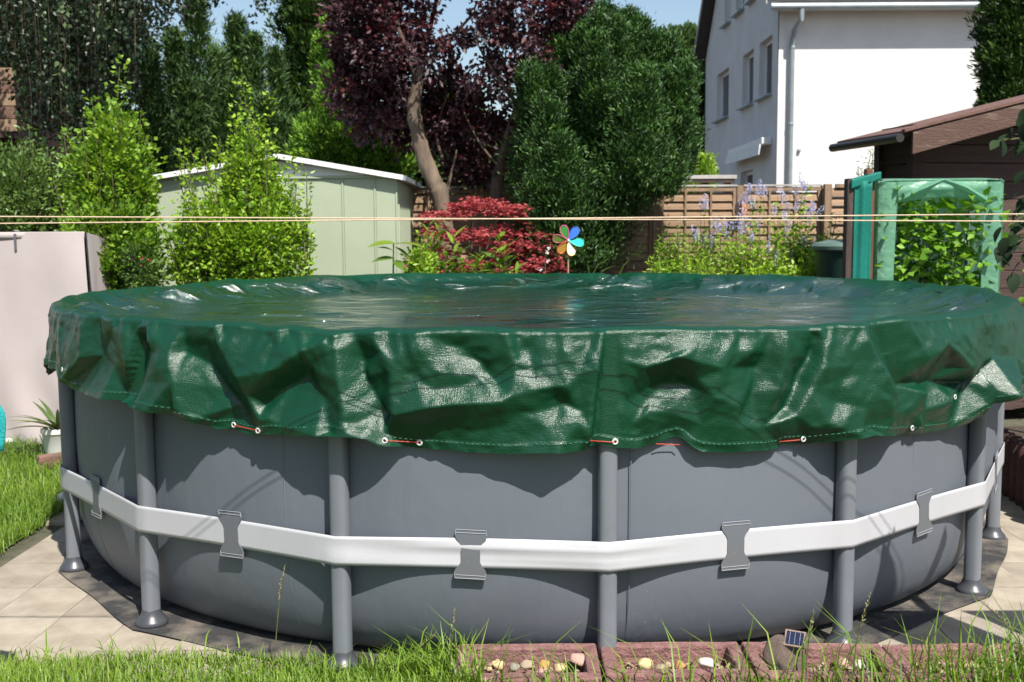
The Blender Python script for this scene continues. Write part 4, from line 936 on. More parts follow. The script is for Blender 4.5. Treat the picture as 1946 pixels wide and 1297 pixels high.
for j in range(nb):
    z_ = .08+j*.155; top = z_+.15
    L0 = wu
    if z_ > zh: L0 = wu+(z_-zh)/pit*1.0
    a = hp_(L0, wv, z_+.075); c_ = hp_(RW*2-.4, wv, z_+.075); b = MB(); b.bar(a, c_, .026, .149); b.build('plank', M['plank'], hut, bevel=.004)
    if z_ < zh-.1:
        a = hp_(wu, wv+.03, z_+.075); c_ = hp_(wu, .98, z_+.075); b = MB(); b.bar(a, c_, .026, .149); b.build('plank', M['dark_wood'], hut, bevel=.004)
q = hp_(wu, .72, zh+.03); MB().box((q.x, q.y, q.z), (.06, .50, .26), rz=math.atan2(ax.y, ax.x)-math.pi/2).build('top_plate', M['dark_wood'], hut)
MB().prism([hp_(wu, wv+.02, zh-.3), hp_(RW*2-.4, wv+.02, zh-.3), hp_(RW*2-.4, wv+.02, zh+.1), hp_(RW, wv+.02, zh+pit*RW-.01), hp_(wu, wv+.02, zh+pit*wu-.01)], ax*.02).build('gable_board', M['dark_wood'], hut)
for u, v in ((wu-.02, wv-.02), (wu-.02, .99)):
    q = hp_(u, v, 0); MB().box((q.x, q.y, zh/2+.03), (.09, .09, zh+.06), rz=math.atan2(sx2.y, sx2.x)).build('corner_post', M['dark_wood'], hut)
MB().prism([hp_(wu, .99, 0), hp_(RW*2-.4, .99, 0), hp_(RW*2-.4, .99, zh), hp_(wu, .99, zh)], ax*.02).build('back_wall', M['dark_wood'], hut)

# ------------------------------------------------------------------ posts with a teal cloth, bin, foil greenhouse
PD = 8.15
def px_x(px, d): return float(at(px, 437, d)[0])
yP = PD+CY
zT = float(at(1630, 345, PD)[2])
cp = thing('compost_frame', 'weathered grey and brown posts with a bright teal cloth stretched between them', 'compost frame', (px_x(1632, PD), yP, 0))
MB().box((px_x(1614, PD), yP, zT/2+.01), (.068, .09, zT+.02)).build('post', M['old_wood'], cp, bevel=.006)
MB().box((px_x(1655, PD), yP+.06, zT/2+.03), (.055, .09, zT+.06)).build('post', M['brown_wood'], cp, bevel=.006)
MB().box((px_x(1664, PD), yP+.20, zT/2+.05), (.05, .07, zT+.10)).build('post', M['brown_wood'], cp, bevel=.006)
xa, xb = px_x(1618, PD), px_x(1652, PD)
def sheet(name, fn, nu, nv, mat, parent=None, thick=0.):
    u, v = np.meshgrid(np.linspace(0, 1, nu), np.linspace(0, 1, nv)); V = fn(u.ravel(), v.ravel())-npw(parent)
    i = (np.arange(nv-1)[:, None]*nu+np.arange(nu-1)[None]).ravel()
    me = np_mesh(name, V, np.stack([i, i+1, i+nu+1, i+nu], 1), smooth=True, uv=np.stack([u.ravel(), v.ravel()], 1))
    o = link(name, me, mat, parent)
    if thick: s = o.modifiers.new('thick', 'SOLIDIFY'); s.thickness = thick; s.offset = 0
    return o
def fT(u, v):
    w = .008*wob(np.stack([u*3, v*5], 1), 61, 1.4)
    return np.stack([xa+(xb-xa)*u, yP-.05+w+.012*np.sin(u*9), zT*v+.0*u], 1)
sheet('teal_cloth', fT, 12, 40, M['teal_cloth'], cp, .004)
MB().prism([(xa-.03, yP-.075, zT-.06), (xb+.07, yP-.035, zT+.01), (xb+.07, yP-.035, zT+.07), (xa-.03, yP-.075, zT+.012)], (0, .16, 0)).build('cloth_fold', M['teal_cloth'], cp, bevel=.012)
# bin
bd = 9.7; bx, by = px_x(1606, bd), bd+CY; zb = float(at(1590, 470, bd)[2])
bn = thing('rain_bin', 'dark green lidded bin standing left of the grey compost post', 'bin', (bx, by, .2))
MB().lathe((bx, by, .2), [(.20, 0), (.25, zb-.22), (.262, zb-.2), (.262, zb-.235), (.25, zb-.24)], 28).build('barrel', M['bin_green'], bn, smooth=True)
MB().lathe((bx, by, zb-.02), [(.285, 0), (.29, .03), (.27, .055), (.12, .085), (.01, .09)], 28).build('lid', M['bin_lid'], bn, smooth=True)

GD = 8.2; gy0, gy1 = GD+CY, GD+.55+CY
gx0, gx1 = px_x(1668, GD), px_x(1902, GD); gzt = float(at(1790, 336, GD)[2])
m, nn, ll, p = nodes('green_foil')
tc = nn.new('ShaderNodeTexCoord'); n1 = N(nn, 'ShaderNodeTexNoise', Scale=7., Detail=6); ll.new(tc.outputs['Object'], n1.inputs['Vector'])
c0 = mixcol(nn, ll, n1.outputs[0], (.16, .42, .27), (.27, .56, .39)); ll.new(c0, p.inputs['Base Color']); p.inputs['Roughness'].default_value = .3
vg = N(nn, 'ShaderNodeTexBrick', Scale=60.); vg.offset = 0; vg.inputs['Mortar Size'].default_value = .06; mpx = nn.new('ShaderNodeMapping'); mpx.inputs['Rotation'].default_value = (R(90), 0, 0); ll.new(tc.outputs['Object'], mpx.inputs[0]); ll.new(mpx.outputs[0], vg.inputs['Vector'])
n2 = N(nn, 'ShaderNodeTexNoise', Scale=16., Detail=3, Distortion=.6); ll.new(tc.outputs['Object'], n2.inputs['Vector'])
b1 = N(nn, 'ShaderNodeBump', Strength=.3, Distance=.003); ll.new(vg.outputs['Fac'], b1.inputs['Height'])
b2 = N(nn, 'ShaderNodeBump', Strength=.5, Distance=.02); ll.new(n2.outputs[0], b2.inputs['Height']); ll.new(b1.outputs[0], b2.inputs['Normal']); ll.new(b2.outputs[0], p.inputs['Normal'])
tr = nn.new('ShaderNodeBsdfTranslucent'); ll.new(c0, tr.inputs[0]); mx = nn.new('ShaderNodeMixShader'); mx.inputs[0].default_value = .45; ll.new(p.outputs[0], mx.inputs[1]); ll.new(tr.outputs[0], mx.inputs[2])
tp_ = nn.new('ShaderNodeBsdfTransparent'); mx2 = nn.new('ShaderNodeMixShader'); mx2.inputs[0].default_value = .12; ll.new(mx.outputs[0], mx2.inputs[1]); ll.new(tp_.outputs[0], mx2.inputs[2]); ll.new(mx2.outputs[0], nn['Material Output'].inputs[0])
FOIL = m
gh = thing('foil_greenhouse', 'small pale green foil tomato greenhouse with its front flap open', 'greenhouse', ((gx0+gx1)/2, gy0, 0))
for (x, y) in ((gx0+.02, gy0+.02), (gx1-.02, gy0+.02), (gx0+.02, gy1), (gx1-.02, gy1)):
    MB().tube([(x, y, 0), (x, y, gzt-.03)], .010, 8).build('frame_pole', M['bin_green'], gh, smooth=True)
for a, b_ in (((gx0, gy0+.02), (gx1, gy0+.02)), ((gx0, gy1), (gx1, gy1)), ((gx0+.02, gy0), (gx0+.02, gy1)), ((gx1-.02, gy0), (gx1-.02, gy1))):
    MB().tube([(*a, gzt-.025), (*b_, gzt-.025)], .010, 8).build('frame_rail', M['bin_green'], gh, smooth=True)
ox0, ox1 = px_x(1703, GD), px_x(1869, GD); oz = float(at(1790, 386, GD)[2])
def wr2(u, v, sd, a=.008): return a*wob(np.stack([u*2, v*4], 1), sd, 1.6)
sheet('front_strip', lambda u, v: np.stack([gx0+(ox0-gx0+.0-.045*(1-v))*u, gy0-.012+wr2(u, v, 71)-.02*np.sin(u*3.1), v*(gzt-.04)+.0*u], 1), 10, 40, FOIL, gh)
sheet('front_strip', lambda u, v: np.stack([ox1+(gx1-ox1)*u-.02*(1-v), gy0-.012+wr2(u, v, 72)-.02*np.sin(u*3.1), .62+v*(gzt-.66)], 1), 10, 40, FOIL, gh)
def flap(u, v):           # the flap gathered into a triangular fold
    zt_, zb_ = gzt-.02, oz+.035*(1-(2*u-1)**2)
    tri = np.clip(1-np.abs(2*u-1)-(v-.05)*.9, 0, 1)
    y = gy0-.014-.05*np.sin(v*math.pi)*(.35+.65*(1-np.abs(2*u-1)))-.05*np.clip(.8-np.abs(np.abs(2*u-1)-(1-v))*6, 0, 1)*sstep(0, .2, v)+wr2(u, v, 73, .006)
    return np.stack([gx0+.13+(gx1-gx0-.25)*u, y, zt_+(zb_-zt_)*(1-v)], 1)
sheet('front_flap', flap, 60, 30, FOIL, gh)
sheet('roof', lambda u, v: np.stack([gx0-.006+(gx1-gx0+.012)*u, gy0-.03+(gy1-gy0+.05)*v, gzt-.028*(np.abs(2*v-1)**3)-.012*(np.abs(2*u-1)**8)+wr2(u, v, 74, .005)], 1), 40, 16, FOIL, gh)
for x, sd in ((gx0-.006, 75), (gx1+.006, 76)): sheet('side_sheet', lambda u, v: np.stack([x+wr2(u, v, sd), gy0+(gy1-gy0)*u, .15+v*(gzt-.18)], 1), 10, 30, FOIL, gh)
sheet('back_sheet', lambda u, v: np.stack([gx0+(gx1-gx0)*u, gy1+.01+wr2(u, v, 77), .4+v*(gzt-.43)], 1), 20, 30, FOIL, gh)
MB().box((px_x(1886, GD-.05), gy0-.07, .62), (.055, .05, 1.16)).build('wood_stake', M['brown_wood'], gh, bevel=.004)
TL = leaf_variants('leaf', 4, .13, .085, 6, .18, .35, 1)
tl_ = ['leafy tomato plant at the left side inside the foil greenhouse', 'leafy tomato plant in the middle of the foil greenhouse', 'leafy tomato plant at the right side inside the foil greenhouse']
for k in range(3):
    xk = gx0+(gx1-gx0)*(.24+.27*k); base = (xk, gy0+.22, .05)
    t = thing('tomato_plant', tl_[k], 'tomato plant', base, 'tomato plants in the foil greenhouse')
    for s_ in range(3):
        top = Vector((xk+random.uniform(-.22, .22), gy0+.2+random.uniform(-.22, .15), random.uniform(1.65, 1.98))); P0 = Vector(base); mid = P0.lerp(top, .5)+Vector((random.uniform(-.1, .1), random.uniform(-.1, .05), 0))
        pp = [P0.lerp(mid, q).lerp(mid.lerp(top, q), q) for q in np.linspace(0, 1, 9)]; MB().tube(pp, [.008]*5+[.006, .005, .004, .003], 6).build('stem', M['stem'], t, smooth=True)
        for j in range(23):
            q = .38+.62*j/22; c_ = P0.lerp(mid, q).lerp(mid.lerp(top, q), q); a_ = random.random()*6.283
            d = Vector((math.cos(a_), math.sin(a_)-.45, random.uniform(-.5, .35)))
            ofs = d.normalized()*random.uniform(.02, .14)
            leaf_part(TL, L['tomato'], t, c_+ofs, d, random.uniform(.6, 1.1), random.gauss(0, .5))
for o in [q for q in col.objects if q.name.startswith('tomato_plant')]:
    n = 420; p = np.array(o.location)+np.stack([rng.normal(size=n)*.16, -.10+rng.uniform(-.16, .22, n), rng.uniform(.75, 1.9, n)], 1)
    leaves('foliage', L['tomato'], p, np.stack([rng.normal(size=n), rng.normal(size=n)-.5, rng.normal(size=n)*.4-.1], 1), .085*(.6+.7*rng.random(n)), .05, o)['kind'] = 'stuff'
# ------------------------------------------------------------------ chain link fence, palisade bed, plants and vine at the right edge
cl0 = Vector((3.22, .25, 0)); cl1 = Vector((4.6, .55, 0)); cdv = (cl1-cl0).normalized(); cll = (cl1-cl0).length
cf = thing('chain_link_fence', 'low grey chain link fence in front of the brown plank hut', 'fence', (3.9, .4, 0))
b = MB(); st = .06; zt_ = 1.36
nq = int((cll+zt_)/st)
for k in range(nq):
    for sg in (1, -1):
        s0 = k*st-zt_ if sg > 0 else k*st
        a_, b_ = max(0, s0), min(cll, s0+zt_) if sg > 0 else 0
        if sg > 0:
            if b_ <= a_: continue
            p0 = cl0+cdv*a_+Vector((0, 0, a_-s0)); p1 = cl0+cdv*b_+Vector((0, 0, b_-s0))
        else:
            hi = min(s0, cll); lo = max(0, s0-zt_)
            if hi <= lo: continue
            p0 = cl0+cdv*hi+Vector((0, .004, s0-hi)); p1 = cl0+cdv*lo+Vector((0, .004, s0-lo))
        b.tube([p0, p1], .0018, 4, False)
b.build('wire_mesh', M['chain'], cf)['kind'] = 'stuff'
for s_ in (0.0, cll): q = cl0+cdv*s_; MB().tube([(q.x, q.y, 0), (q.x, q.y, zt_+.06)], .018, 10).build('post', M['bin_green'], cf, smooth=True)
for z_ in (zt_, .7): MB().tube([cl0+Vector((0, 0, z_)), cl1+Vector((0, 0, z_))], .003, 5).build('tension_wire', M['chain'], cf)
pl_ = thing('palisade_edging', 'dark red concrete palisade edging of a raised bed by the right edge', 'edging', (3.0, -.35, 0))
for k in range(14):
    x, y = 2.96+.010*k, -.62+.118*k; MB().lathe((x+.03*math.sin(k*.2), y, -.05), [(.054, 0), (.056, .40+random.gauss(0, .006)), (.046, .432)], 14).build('palisade', M['palisade'], pl_, smooth=True)
def stalk_plant(name, label, cat, base, tops, mats, leafmeshes, nleaf, sc, t0=.15, up=.2, group=None, stem_r=.006, ofs=.01, fw=0.):
    t = thing(name, label, cat, base, group); P0 = Vector(base)
    for top in tops:
        T = Vector(top); mid = P0.lerp(T, .5)+Vector((random.gauss(0, .03), random.gauss(0, .03), .03)); f = lambda q: P0.lerp(mid, q).lerp(mid.lerp(T, q), q)
        MB().tube([f(q) for q in np.linspace(0, 1, 8)], [stem_r*(1-.6*q) for q in np.linspace(0, 1, 8)], 6).build('stem', M['stem'], t, smooth=True)
        for j in range(nleaf):
            q = t0+(1-t0)*(j+.5)/nleaf; a_ = j*2.4+random.gauss(0, .3); d = Vector((math.cos(a_), math.sin(a_)-fw, up+random.gauss(0, .25)))
            leaf_part(leafmeshes, mats, t, f(q)+d.normalized()*ofs, d, sc*random.uniform(.75, 1.15), random.gauss(0, .4))
    return t
VL = leaf_variants('leaf', 3, .13, .095, 5, .12, .3); BL = leaf_variants('leaf', 3, .17, .075, 5, .2, .35)
for k, (x, y, h, lb) in enumerate(((3.16, -.15, .95, 'dark leafy plant at the near end of the raised palisade bed'), (3.22, .15, 1.15, 'tall dark leafy plant at the far end of the raised palisade bed'), (3.36, -.40, .85, 'low dark leafy plant in the raised bed at the very edge of the photo'))):
    stalk_plant('garden_plant', lb, 'plant', (x, y, .3), [(x+random.gauss(0, .15), y+random.gauss(0, .12), h-random.random()*.2) for _ in range(5)], L['vine'], BL, 9, 1., group='dark plants in the raised bed')  # these leaves share the colour that is darkened to look shaded
MB_soil = MB(); MB_soil.box((3.5, .25, .14), (.9, 1.75, .28)); tag(MB_soil.build('raised_soil', M['soil']), kind='structure')
VD = 7.5
vt = thing('climbing_vine', 'dark climbing vine with broad leaves hanging in at the right edge before the hut', 'vine', tuple(at(1990, 437, VD)[:2])+(0,))
b = MB(); vx0, vy0 = at(1975, 437, VD)[:2]
vine_p = [Vector((vx0, vy0, 0)), Vector((vx0+.02, vy0+.02, .8)), Vector((vx0-.02, vy0, 1.5)), Vector((vx0, vy0-.02, 2.4))]; b.tube(vine_p, [.02, .018, .015, .01], 8); b.build('stem', M['bark'], vt, smooth=True)
for (px, py) in [(1902, 432), (1912, 452), (1925, 440), (1935, 470), (1921, 482), (1910, 500), (1938, 500), (1930, 415), (1946, 420), (1944, 450), (1898, 470), (1940, 390), (1950, 375), (1946, 360), (1950, 480), (1928, 520), (1905, 265), (1915, 255), (1898, 268), (1925, 245), (1938, 255), (1945, 235), (1936, 225), (1950, 265), (1950, 300), (1945, 325), (1950, 340), (1955, 210), (1944, 275), (1949, 520), (1952, 400), (1935, 450), (1918, 466)]:
    q = at(px, py, VD+random.gauss(0, .08)); leaf_part(VL, L['mid'] if (py < 275 and px < 1920) else L['vine'], vt, q, (random.gauss(-.5, .4), random.gauss(-.4, .3), random.gauss(-.5, .4)), random.uniform(.7, 1.1), random.gauss(0, .6))  # a few upper leaves plain green, the rest in the colour with shade painted in
    if px < 1925 and py < 300: MB().tube([vine_p[3]-Vector((0, 0, .1)), q], .003, 5).build('tendril', M['stem'], vt)
for z_ in (1.55, 1.75, 1.62): q = at(1905, 470-(z_-1.55)*150, VD); MB().tube([(vx0, vy0, z_+.1), tuple(q)], .004, 5).build('tendril', M['stem'], vt)

# ------------------------------------------------------------------ left side: covered garden seat, palm, hoses, edging
CD = 8.75; cy0 = CD+CY
cx1t, cx1b = px_x(160, CD), px_x(186, CD)+.06; czt = float(at(80, 442, CD)[2])
gc = thing('covered_swing_seat', 'garden swing seat under a pale beige fabric cover with a dark seam at its corner', 'garden seat cover', (cx1t-.9, cy0, 0))
def wrk(u, v, sd): return .05*wob(np.stack([u*6, v*2.2], 1), sd, 1.)*(.3+.7*(1-v))+.006*wob(np.stack([u*18, v*7], 1), sd+1, 1.)+.024*np.sin(u*31+2.4*np.sin(v*4))*(1-v)**1.5
sheet('front_panel', lambda u, v: np.stack([cx1t-2.1*(1-u)+(.10*(1-v))*u, cy0+wrk(u, v, 81)-.10*(1-v), .03+(czt-.03)*v-.012*np.sin(u*3.1)*0], 1), 70, 70, M['beige_cloth'], gc)
sheet('side_panel', lambda u, v: np.stack([cx1t+.012+.10*(1-v)+.05*u*(1-v)+.5*wrk(u, v, 83), cy0-.10*(1-v)+.012+(.95+.1*(1-v))*u, .03+(czt-.035)*v-.10*u*v], 1), 30, 50, M['beige_cloth'], gc)
sheet('top_panel', lambda u, v: np.stack([cx1t-2.1*(1-u)+.012*u, cy0+.95*v, czt-.10*v+.006*wob(np.stack([u*5, v*3], 1), 85, 1.2)+.0*u], 1), 30, 10, M['beige_cloth'], gc)
sheet('back_panel', lambda u, v: np.stack([cx1t-2.1*(1-u)+.1*(1-v)*u, cy0+.96+.04*(1-v), .03+(czt-.14)*v], 1), 4, 4, M['beige_cloth'], gc)
MB().tube([(cx1t+.014+.10*(1-v), cy0-.10*(1-v)-.004, .05+(czt-.06)*v) for v in np.linspace(0, 1, 12)], .007, 6).build('seam', M['dark_metal'], gc)
q = at(31, 447, CD); MB().box((q[0], q[1]-.025, q[2]-.055), (.018, .006, .13)).build('strap', mk('strap_dark', (.09, .09, .12), None, .7, 20), gc)
sheet('hem_fold', lambda u, v: np.stack([cx1t-2.1*(1-u)+.004, cy0-.010+.0*v, czt-.055*(1-v)+.004], 1), 30, 3, M['beige_cloth'], gc, .004)
pp_ = gr(92, 884); px0, py0 = float(pp_[0])-.02, float(pp_[1])+.25
q = at(92, 850, py0-CY); 
pt = thing('palm_pot', 'small palm with pointed leaves in a white pot left of the pool', 'potted palm', (px0, py0, 0))
MB().lathe((px0, py0, 0), [(.095, 0), (.115, .19), (.125, .20), (.125, .23), (.112, .235), (.108, .20)], 26).build('pot', M['pot'], pt, smooth=True)
MB().lathe((px0, py0, .19), [(.108, 0), (.05, .012), (.005, .014)], 16).build('soil', M['soil'], pt)
PL_ = leaf_variants('leaf', 3, .34, .045, 6, .4, .35)
for j in range(22):
    a_ = j*2.4; e_ = random.uniform(.3, 1.6); leaf_part(PL_, L['palm'], pt, (px0+.02*math.cos(a_), py0+.02*math.sin(a_), .22), (math.cos(a_), math.sin(a_), e_), random.uniform(.75, 1.1), random.gauss(0, .3))
hq = gr(55, 838); hx0, hy0 = float(hq[0]), float(hq[1])
gm = tag(MB().add([(hx0-.9, hy0-.55, .006), (hx0+.55, hy0-.55, .006), (hx0+.6, hy0+.3, .006), (hx0-.9, hy0+.3, .006), (hx0-.9, hy0-.55, .02), (hx0+.55, hy0-.55, .02), (hx0+.6, hy0+.3, .02), (hx0-.9, hy0+.3, .02)], [(3, 2, 1, 0), (4, 5, 6, 7), (0, 1, 5, 4), (1, 2, 6, 5), (2, 3, 7, 6), (3, 0, 4, 7)]).build('rubber_mat', mk('rubber', (.10, .11, .12), (.07, .075, .085), .8, 6)), 'flat grey mat on the ground in front of the beige cover', 'mat')
wp = MB().tube([(hx0-.8, hy0+.0, .04), (hx0+.1, hy0+.03, .045), (hx0+.5, hy0+.05, .05)], .022, 10).build('white_pipe', M['pot'], smooth=True); tag(wp, 'straight white plastic pipe lying along the foot of the beige cover', 'pipe')
hp2 = MB().tube([(hx0-.7+.045*k, hy0-.16+.05*math.sin(k*.9)+.002*k, .045+.015*math.sin(k*.5)) for k in range(26)], .024, 8).build('pool_hose', M['hose_blue'], smooth=True); tag(hp2, 'dark blue pool hose lying on the grey mat', 'hose')
hp3 = MB().tube([(hx0-.2+.045*k, hy0-.26-.05*math.sin(k*.7), .05) for k in range(14)], .026, 8).build('pool_hose', M['pot'], smooth=True); tag(hp3, 'short white ribbed hose on the grey mat before the blue one', 'hose')
q = gr(105, 886); lg = tag(MB().box((q[0]+.12, q[1]+.1, .04), (.55, .09, .10), rz=R(38)).build('edging_board', M['rust_wood'], bevel=.012), 'rusty brown edging timber at the lawn corner beside the left pool leg', 'edging timber')
q = gr(118, 968); wb = link('white_ball', pebble_mesh('white_ball', 555, 3, .2), M['white_ball']); wb.location = (q[0], q[1]+.04, .05); wb.scale = (.05, .05, .055); tag(wb, 'whitish stone lying on the lawn edge behind the leftmost pool leg', 'stone')

# ------------------------------------------------------------------ clothes lines, laundry
YL = -3.07; dl_ = YL-CY
def line_pts(y0, y1):
    a, b_ = at(0, y0, dl_), at(1946, y1, dl_); e = b_-a; return [tuple(a-e*.22+e*1.44*t+np.array([0, 0, 0.])) for t in np.linspace(0, 1, 13)]
posts = []
for px in (-.22, 1.22):
    x = float(at(0, 420, dl_)[0]+(at(1946, 420, dl_)[0]-at(0, 420, dl_)[0])*px)
    t = thing('clothes_post', 'green clothes line post beyond the %s edge of the photo' % ('left' if px < 0 else 'right'), 'post', (x, YL, 0))
    MB().tube([(x, YL, -.1), (x, YL, 1.86)], .022, 12).build('pole', M['bin_green'], t, smooth=True); MB().box((x, YL, 1.82), (.05, .5, .035)).build('cross_arm', M['bin_green'], t, bevel=.006)
tag(MB().tube(line_pts(412, 421), .0021, 6).build('clothes_line', M['cord'], smooth=True), 'beige clothes line that is upper at the left edge and lower at the right edge', 'clothes line', 'clothes lines')
tag(MB().tube([(p_[0], p_[1]+.03, p_[2]) for p_ in line_pts(425, 407)], .0021, 6).build('clothes_line', M['cord'], smooth=True), 'beige clothes line that is lower at the left edge and upper at the right edge', 'clothes line', 'clothes lines')
m_tw = mk('towel_teal', (.02, .40, .40), (.015, .33, .34), .95, 20, bump=.6, bscale=120); m_t2 = mk('towel_white', (.6, .6, .58), (.5, .5, .49), .95, 20, bump=.6, bscale=120)
def towel(name, label, x0, x1, zt, z0, z1, mat, sd):
    o = sheet(name, lambda u, v: np.stack([x0+(x1-x0)*u+.02*(1-v)*np.sin(v*9)-(.16*sstep(.15, .45, v)*u if sd == 91 else 0), YL+.025*np.sin(u*9+v)*(1-v)**.6+.01*wob(np.stack([u*3, v*3], 1), sd, 1.), (z0+(z1-z0)*u)*(1-v)+zt*v], 1), 30, 30, mat, None, .006)
    tag(o, label, 'towel'); return o
xl = float(at(0, 690, dl_)[0])
t1 = towel('hanging_towel', 'turquoise towel hanging from the clothes line at the left edge', xl-.62, xl-.006, 1.735, .80, .98, m_tw, 91)
b = MB(); b.tube([(xl-.006-.614*(1-u)*1., YL-.012+.025*math.sin(u*9), .80+.18*u+.012) for u in np.linspace(.02, .98, 20)], .004, 5); b.build('white_edge', M['pot'], t1)
t2 = towel('hanging_towel', 'white towel hanging from the clothes line beyond the right edge', 1.85, 2.30, 1.745, .74, .86, m_t2, 93)
t3 = towel('hanging_towel', 'turquoise towel hanging from the clothes line beyond the white one at the right', 2.42, 2.95, 1.745, .95, .9, m_tw, 95)
for x in (1.90, 2.27):
    tag(MB().box((x, YL-.004, 1.76), (.012, .022, .10)).build('clothes_peg', M['peg'], bevel=.003), 'wooden peg on the white towel, %s one' % ('left' if x < 2 else 'right'), 'clothes peg', 'clothes pegs')

# ------------------------------------------------------------------ pinwheel
WD = 10.2; pw = at(1080, 457, WD); pn = thing('pinwheel', 'colourful six petal pinwheel with glitter petals beside the red maple', 'pinwheel', (pw[0], pw[1], .3))
MB().tube([(pw[0], pw[1]+.02, .28), (pw[0], pw[1]+.02, pw[2])], .006, 8).build('stick', M['peg'], pn)
pet = [(112, (.03, .22, .03), (.7, .12, .28)), (52, (.02, .10, .45), (.05, .16, .6)), (-12, (.0, .42, .32), (.02, .5, .3)), (-75, (.75, .75, .62), (.75, .65, .05)), (-128, (.28, .16, .03), (.75, .12, .03)), (172, (.10, .16, .03), (.55, .12, .18))]
for k, (ang, c_, rim) in enumerate(pet):
    mt = mk('petal', c_, tuple(min(1, x*1.6+.02) for x in c_), .25, 160, coord='Object'); mr_ = mk('petal_rim', rim, None, .4, 20)
    out = []
    for t in np.linspace(0, 2*math.pi, 25)[:-1]:
        r_ = .5-.5*math.cos(t); s_ = math.copysign(abs(math.sin(t/1.))**.9, math.sin(t))*.040*(.45+.75*r_); rr_ = .012+.132*r_
        ca_, sa_ = math.cos(R(ang)), math.sin(R(ang)); out.append((pw[0]+rr_*ca_-s_*sa_, pw[1]+.012*math.sin(t)-.004, pw[2]+rr_*sa_+s_*ca_))
    pt_ = MB().prism(out, (0, .003, 0)).build('petal', mt, pn)
    MB().tube(out+[out[0]], .0038, 6, False).build('rim', mr_, pt_)
MB().lathe((pw[0], pw[1]-.02, pw[2]-.01), [(.004, 0), (.012, .004), (.012, .016), (.004, .02)], 10).build('hub', M['pot'], pn)

# ------------------------------------------------------------------ trees and shrubs
def Pt(px, py, d): return np.array(at(px, py, d))
def trunk(name, parent, pts, rad, mat=None, seg=10):
    # a bumpy tapered limb through the given points
    P = [Vector(p) for p in pts]; out = []; rr = []
    n = len(P)
    for i in range(n-1):
        for q in range(4):
            t = q/4; p0, p1, p2, p3 = P[max(i-1, 0)], P[i], P[i+1], P[min(i+2, n-1)]
            out.append(.5*((2*p1)+(p2-p0)*t+(2*p0-5*p1+4*p2-p3)*t*t+(3*p1-p0-3*p2+p3)*t**3)); rr.append((rad[i]+(rad[i+1]-rad[i])*t)*(1+random.gauss(0, .05)))
    out.append(P[-1]); rr.append(rad[-1])
    return MB().tube(out, rr, seg).build(name, mat or M['bark'], parent, smooth=True, angle=80)
def spires(name, mat, parent, sp, nb, per, Lf, Wf, up=.75, taper=.8):
    """sp: list of (base, tip, radius): branches rising off each leader carry sprays of needles"""
    Ps = []; Ds = []; Rn = []
    for base, tip, r0 in sp:
        base, tip = np.array(base), np.array(tip); n = int(nb*max(.25, np.linalg.norm(tip-base)/3.))
        t = rng.random(n)**1.15; a = rng.random(n)*6.283
        lump = 1+.25*wob(np.stack([np.cos(a)*1.5, np.sin(a)*1.5, t*5], 1), int(rng.integers(1000)), 1.5, 6)
        r = (r0*np.minimum(1, (t*1.25)**taper)*(.55+.45*rng.random(n))*lump+.02)
        c = tip+(base-tip)*t[:, None]; dr = np.stack([np.cos(a), np.sin(a), np.zeros(n)], 1)
        e = c+dr*r[:, None]; e[:, 2] += r*.35
        s = rng.random((n, per))**.6; P = c[:, None]+(e-c)[:, None]*s[..., None]+rng.normal(size=(n, per, 3))*(.03+.045*r0)*(1.2-.4*s[..., None])
        D = dr[:, None]*.55+np.array([0, 0, up])+rng.normal(size=(n, per, 3))*.38
        Ps.append(P.reshape(-1, 3)); Ds.append(D.reshape(-1, 3)); Rn.append(np.clip(.42+.28*rng.normal(size=(n, 1))+.14*rng.normal(size=(n, per)), 0, 1).ravel())
    P = np.concatenate(Ps); return leaves(name, mat, P, np.concatenate(Ds), Lf*(.7+.6*rng.random(len(P))), Wf, parent, .25, np.concatenate(Rn))
def crown(name, mat, parent, blobs, per, cr, Lf, Wf, out=.7, up=.3, flat=None):
    Cs = []; Od = []
    for k, (c, rad, n, inner) in enumerate(blobs):
        C, d = blob(n, c, rad, inner, .16, 200+k*7+int(abs(c[0])*10)); Cs.append(C); Od.append(d)
    C = np.concatenate(Cs); od = np.concatenate(Od)
    P, D, sh = clump(C, cr*(.6+.8*rng.random(len(C))), per, out, up, .8, od)
    if flat is not None: P[:, 2] = np.repeat(C[:, 2], per)+(P[:, 2]-np.repeat(C[:, 2], per))*flat
    return leaves(name, mat, P, D, Lf*(.65+.6*rng.random(len(P))), Wf*(.8+.4*rng.random(len(P))), parent, .3, sh)
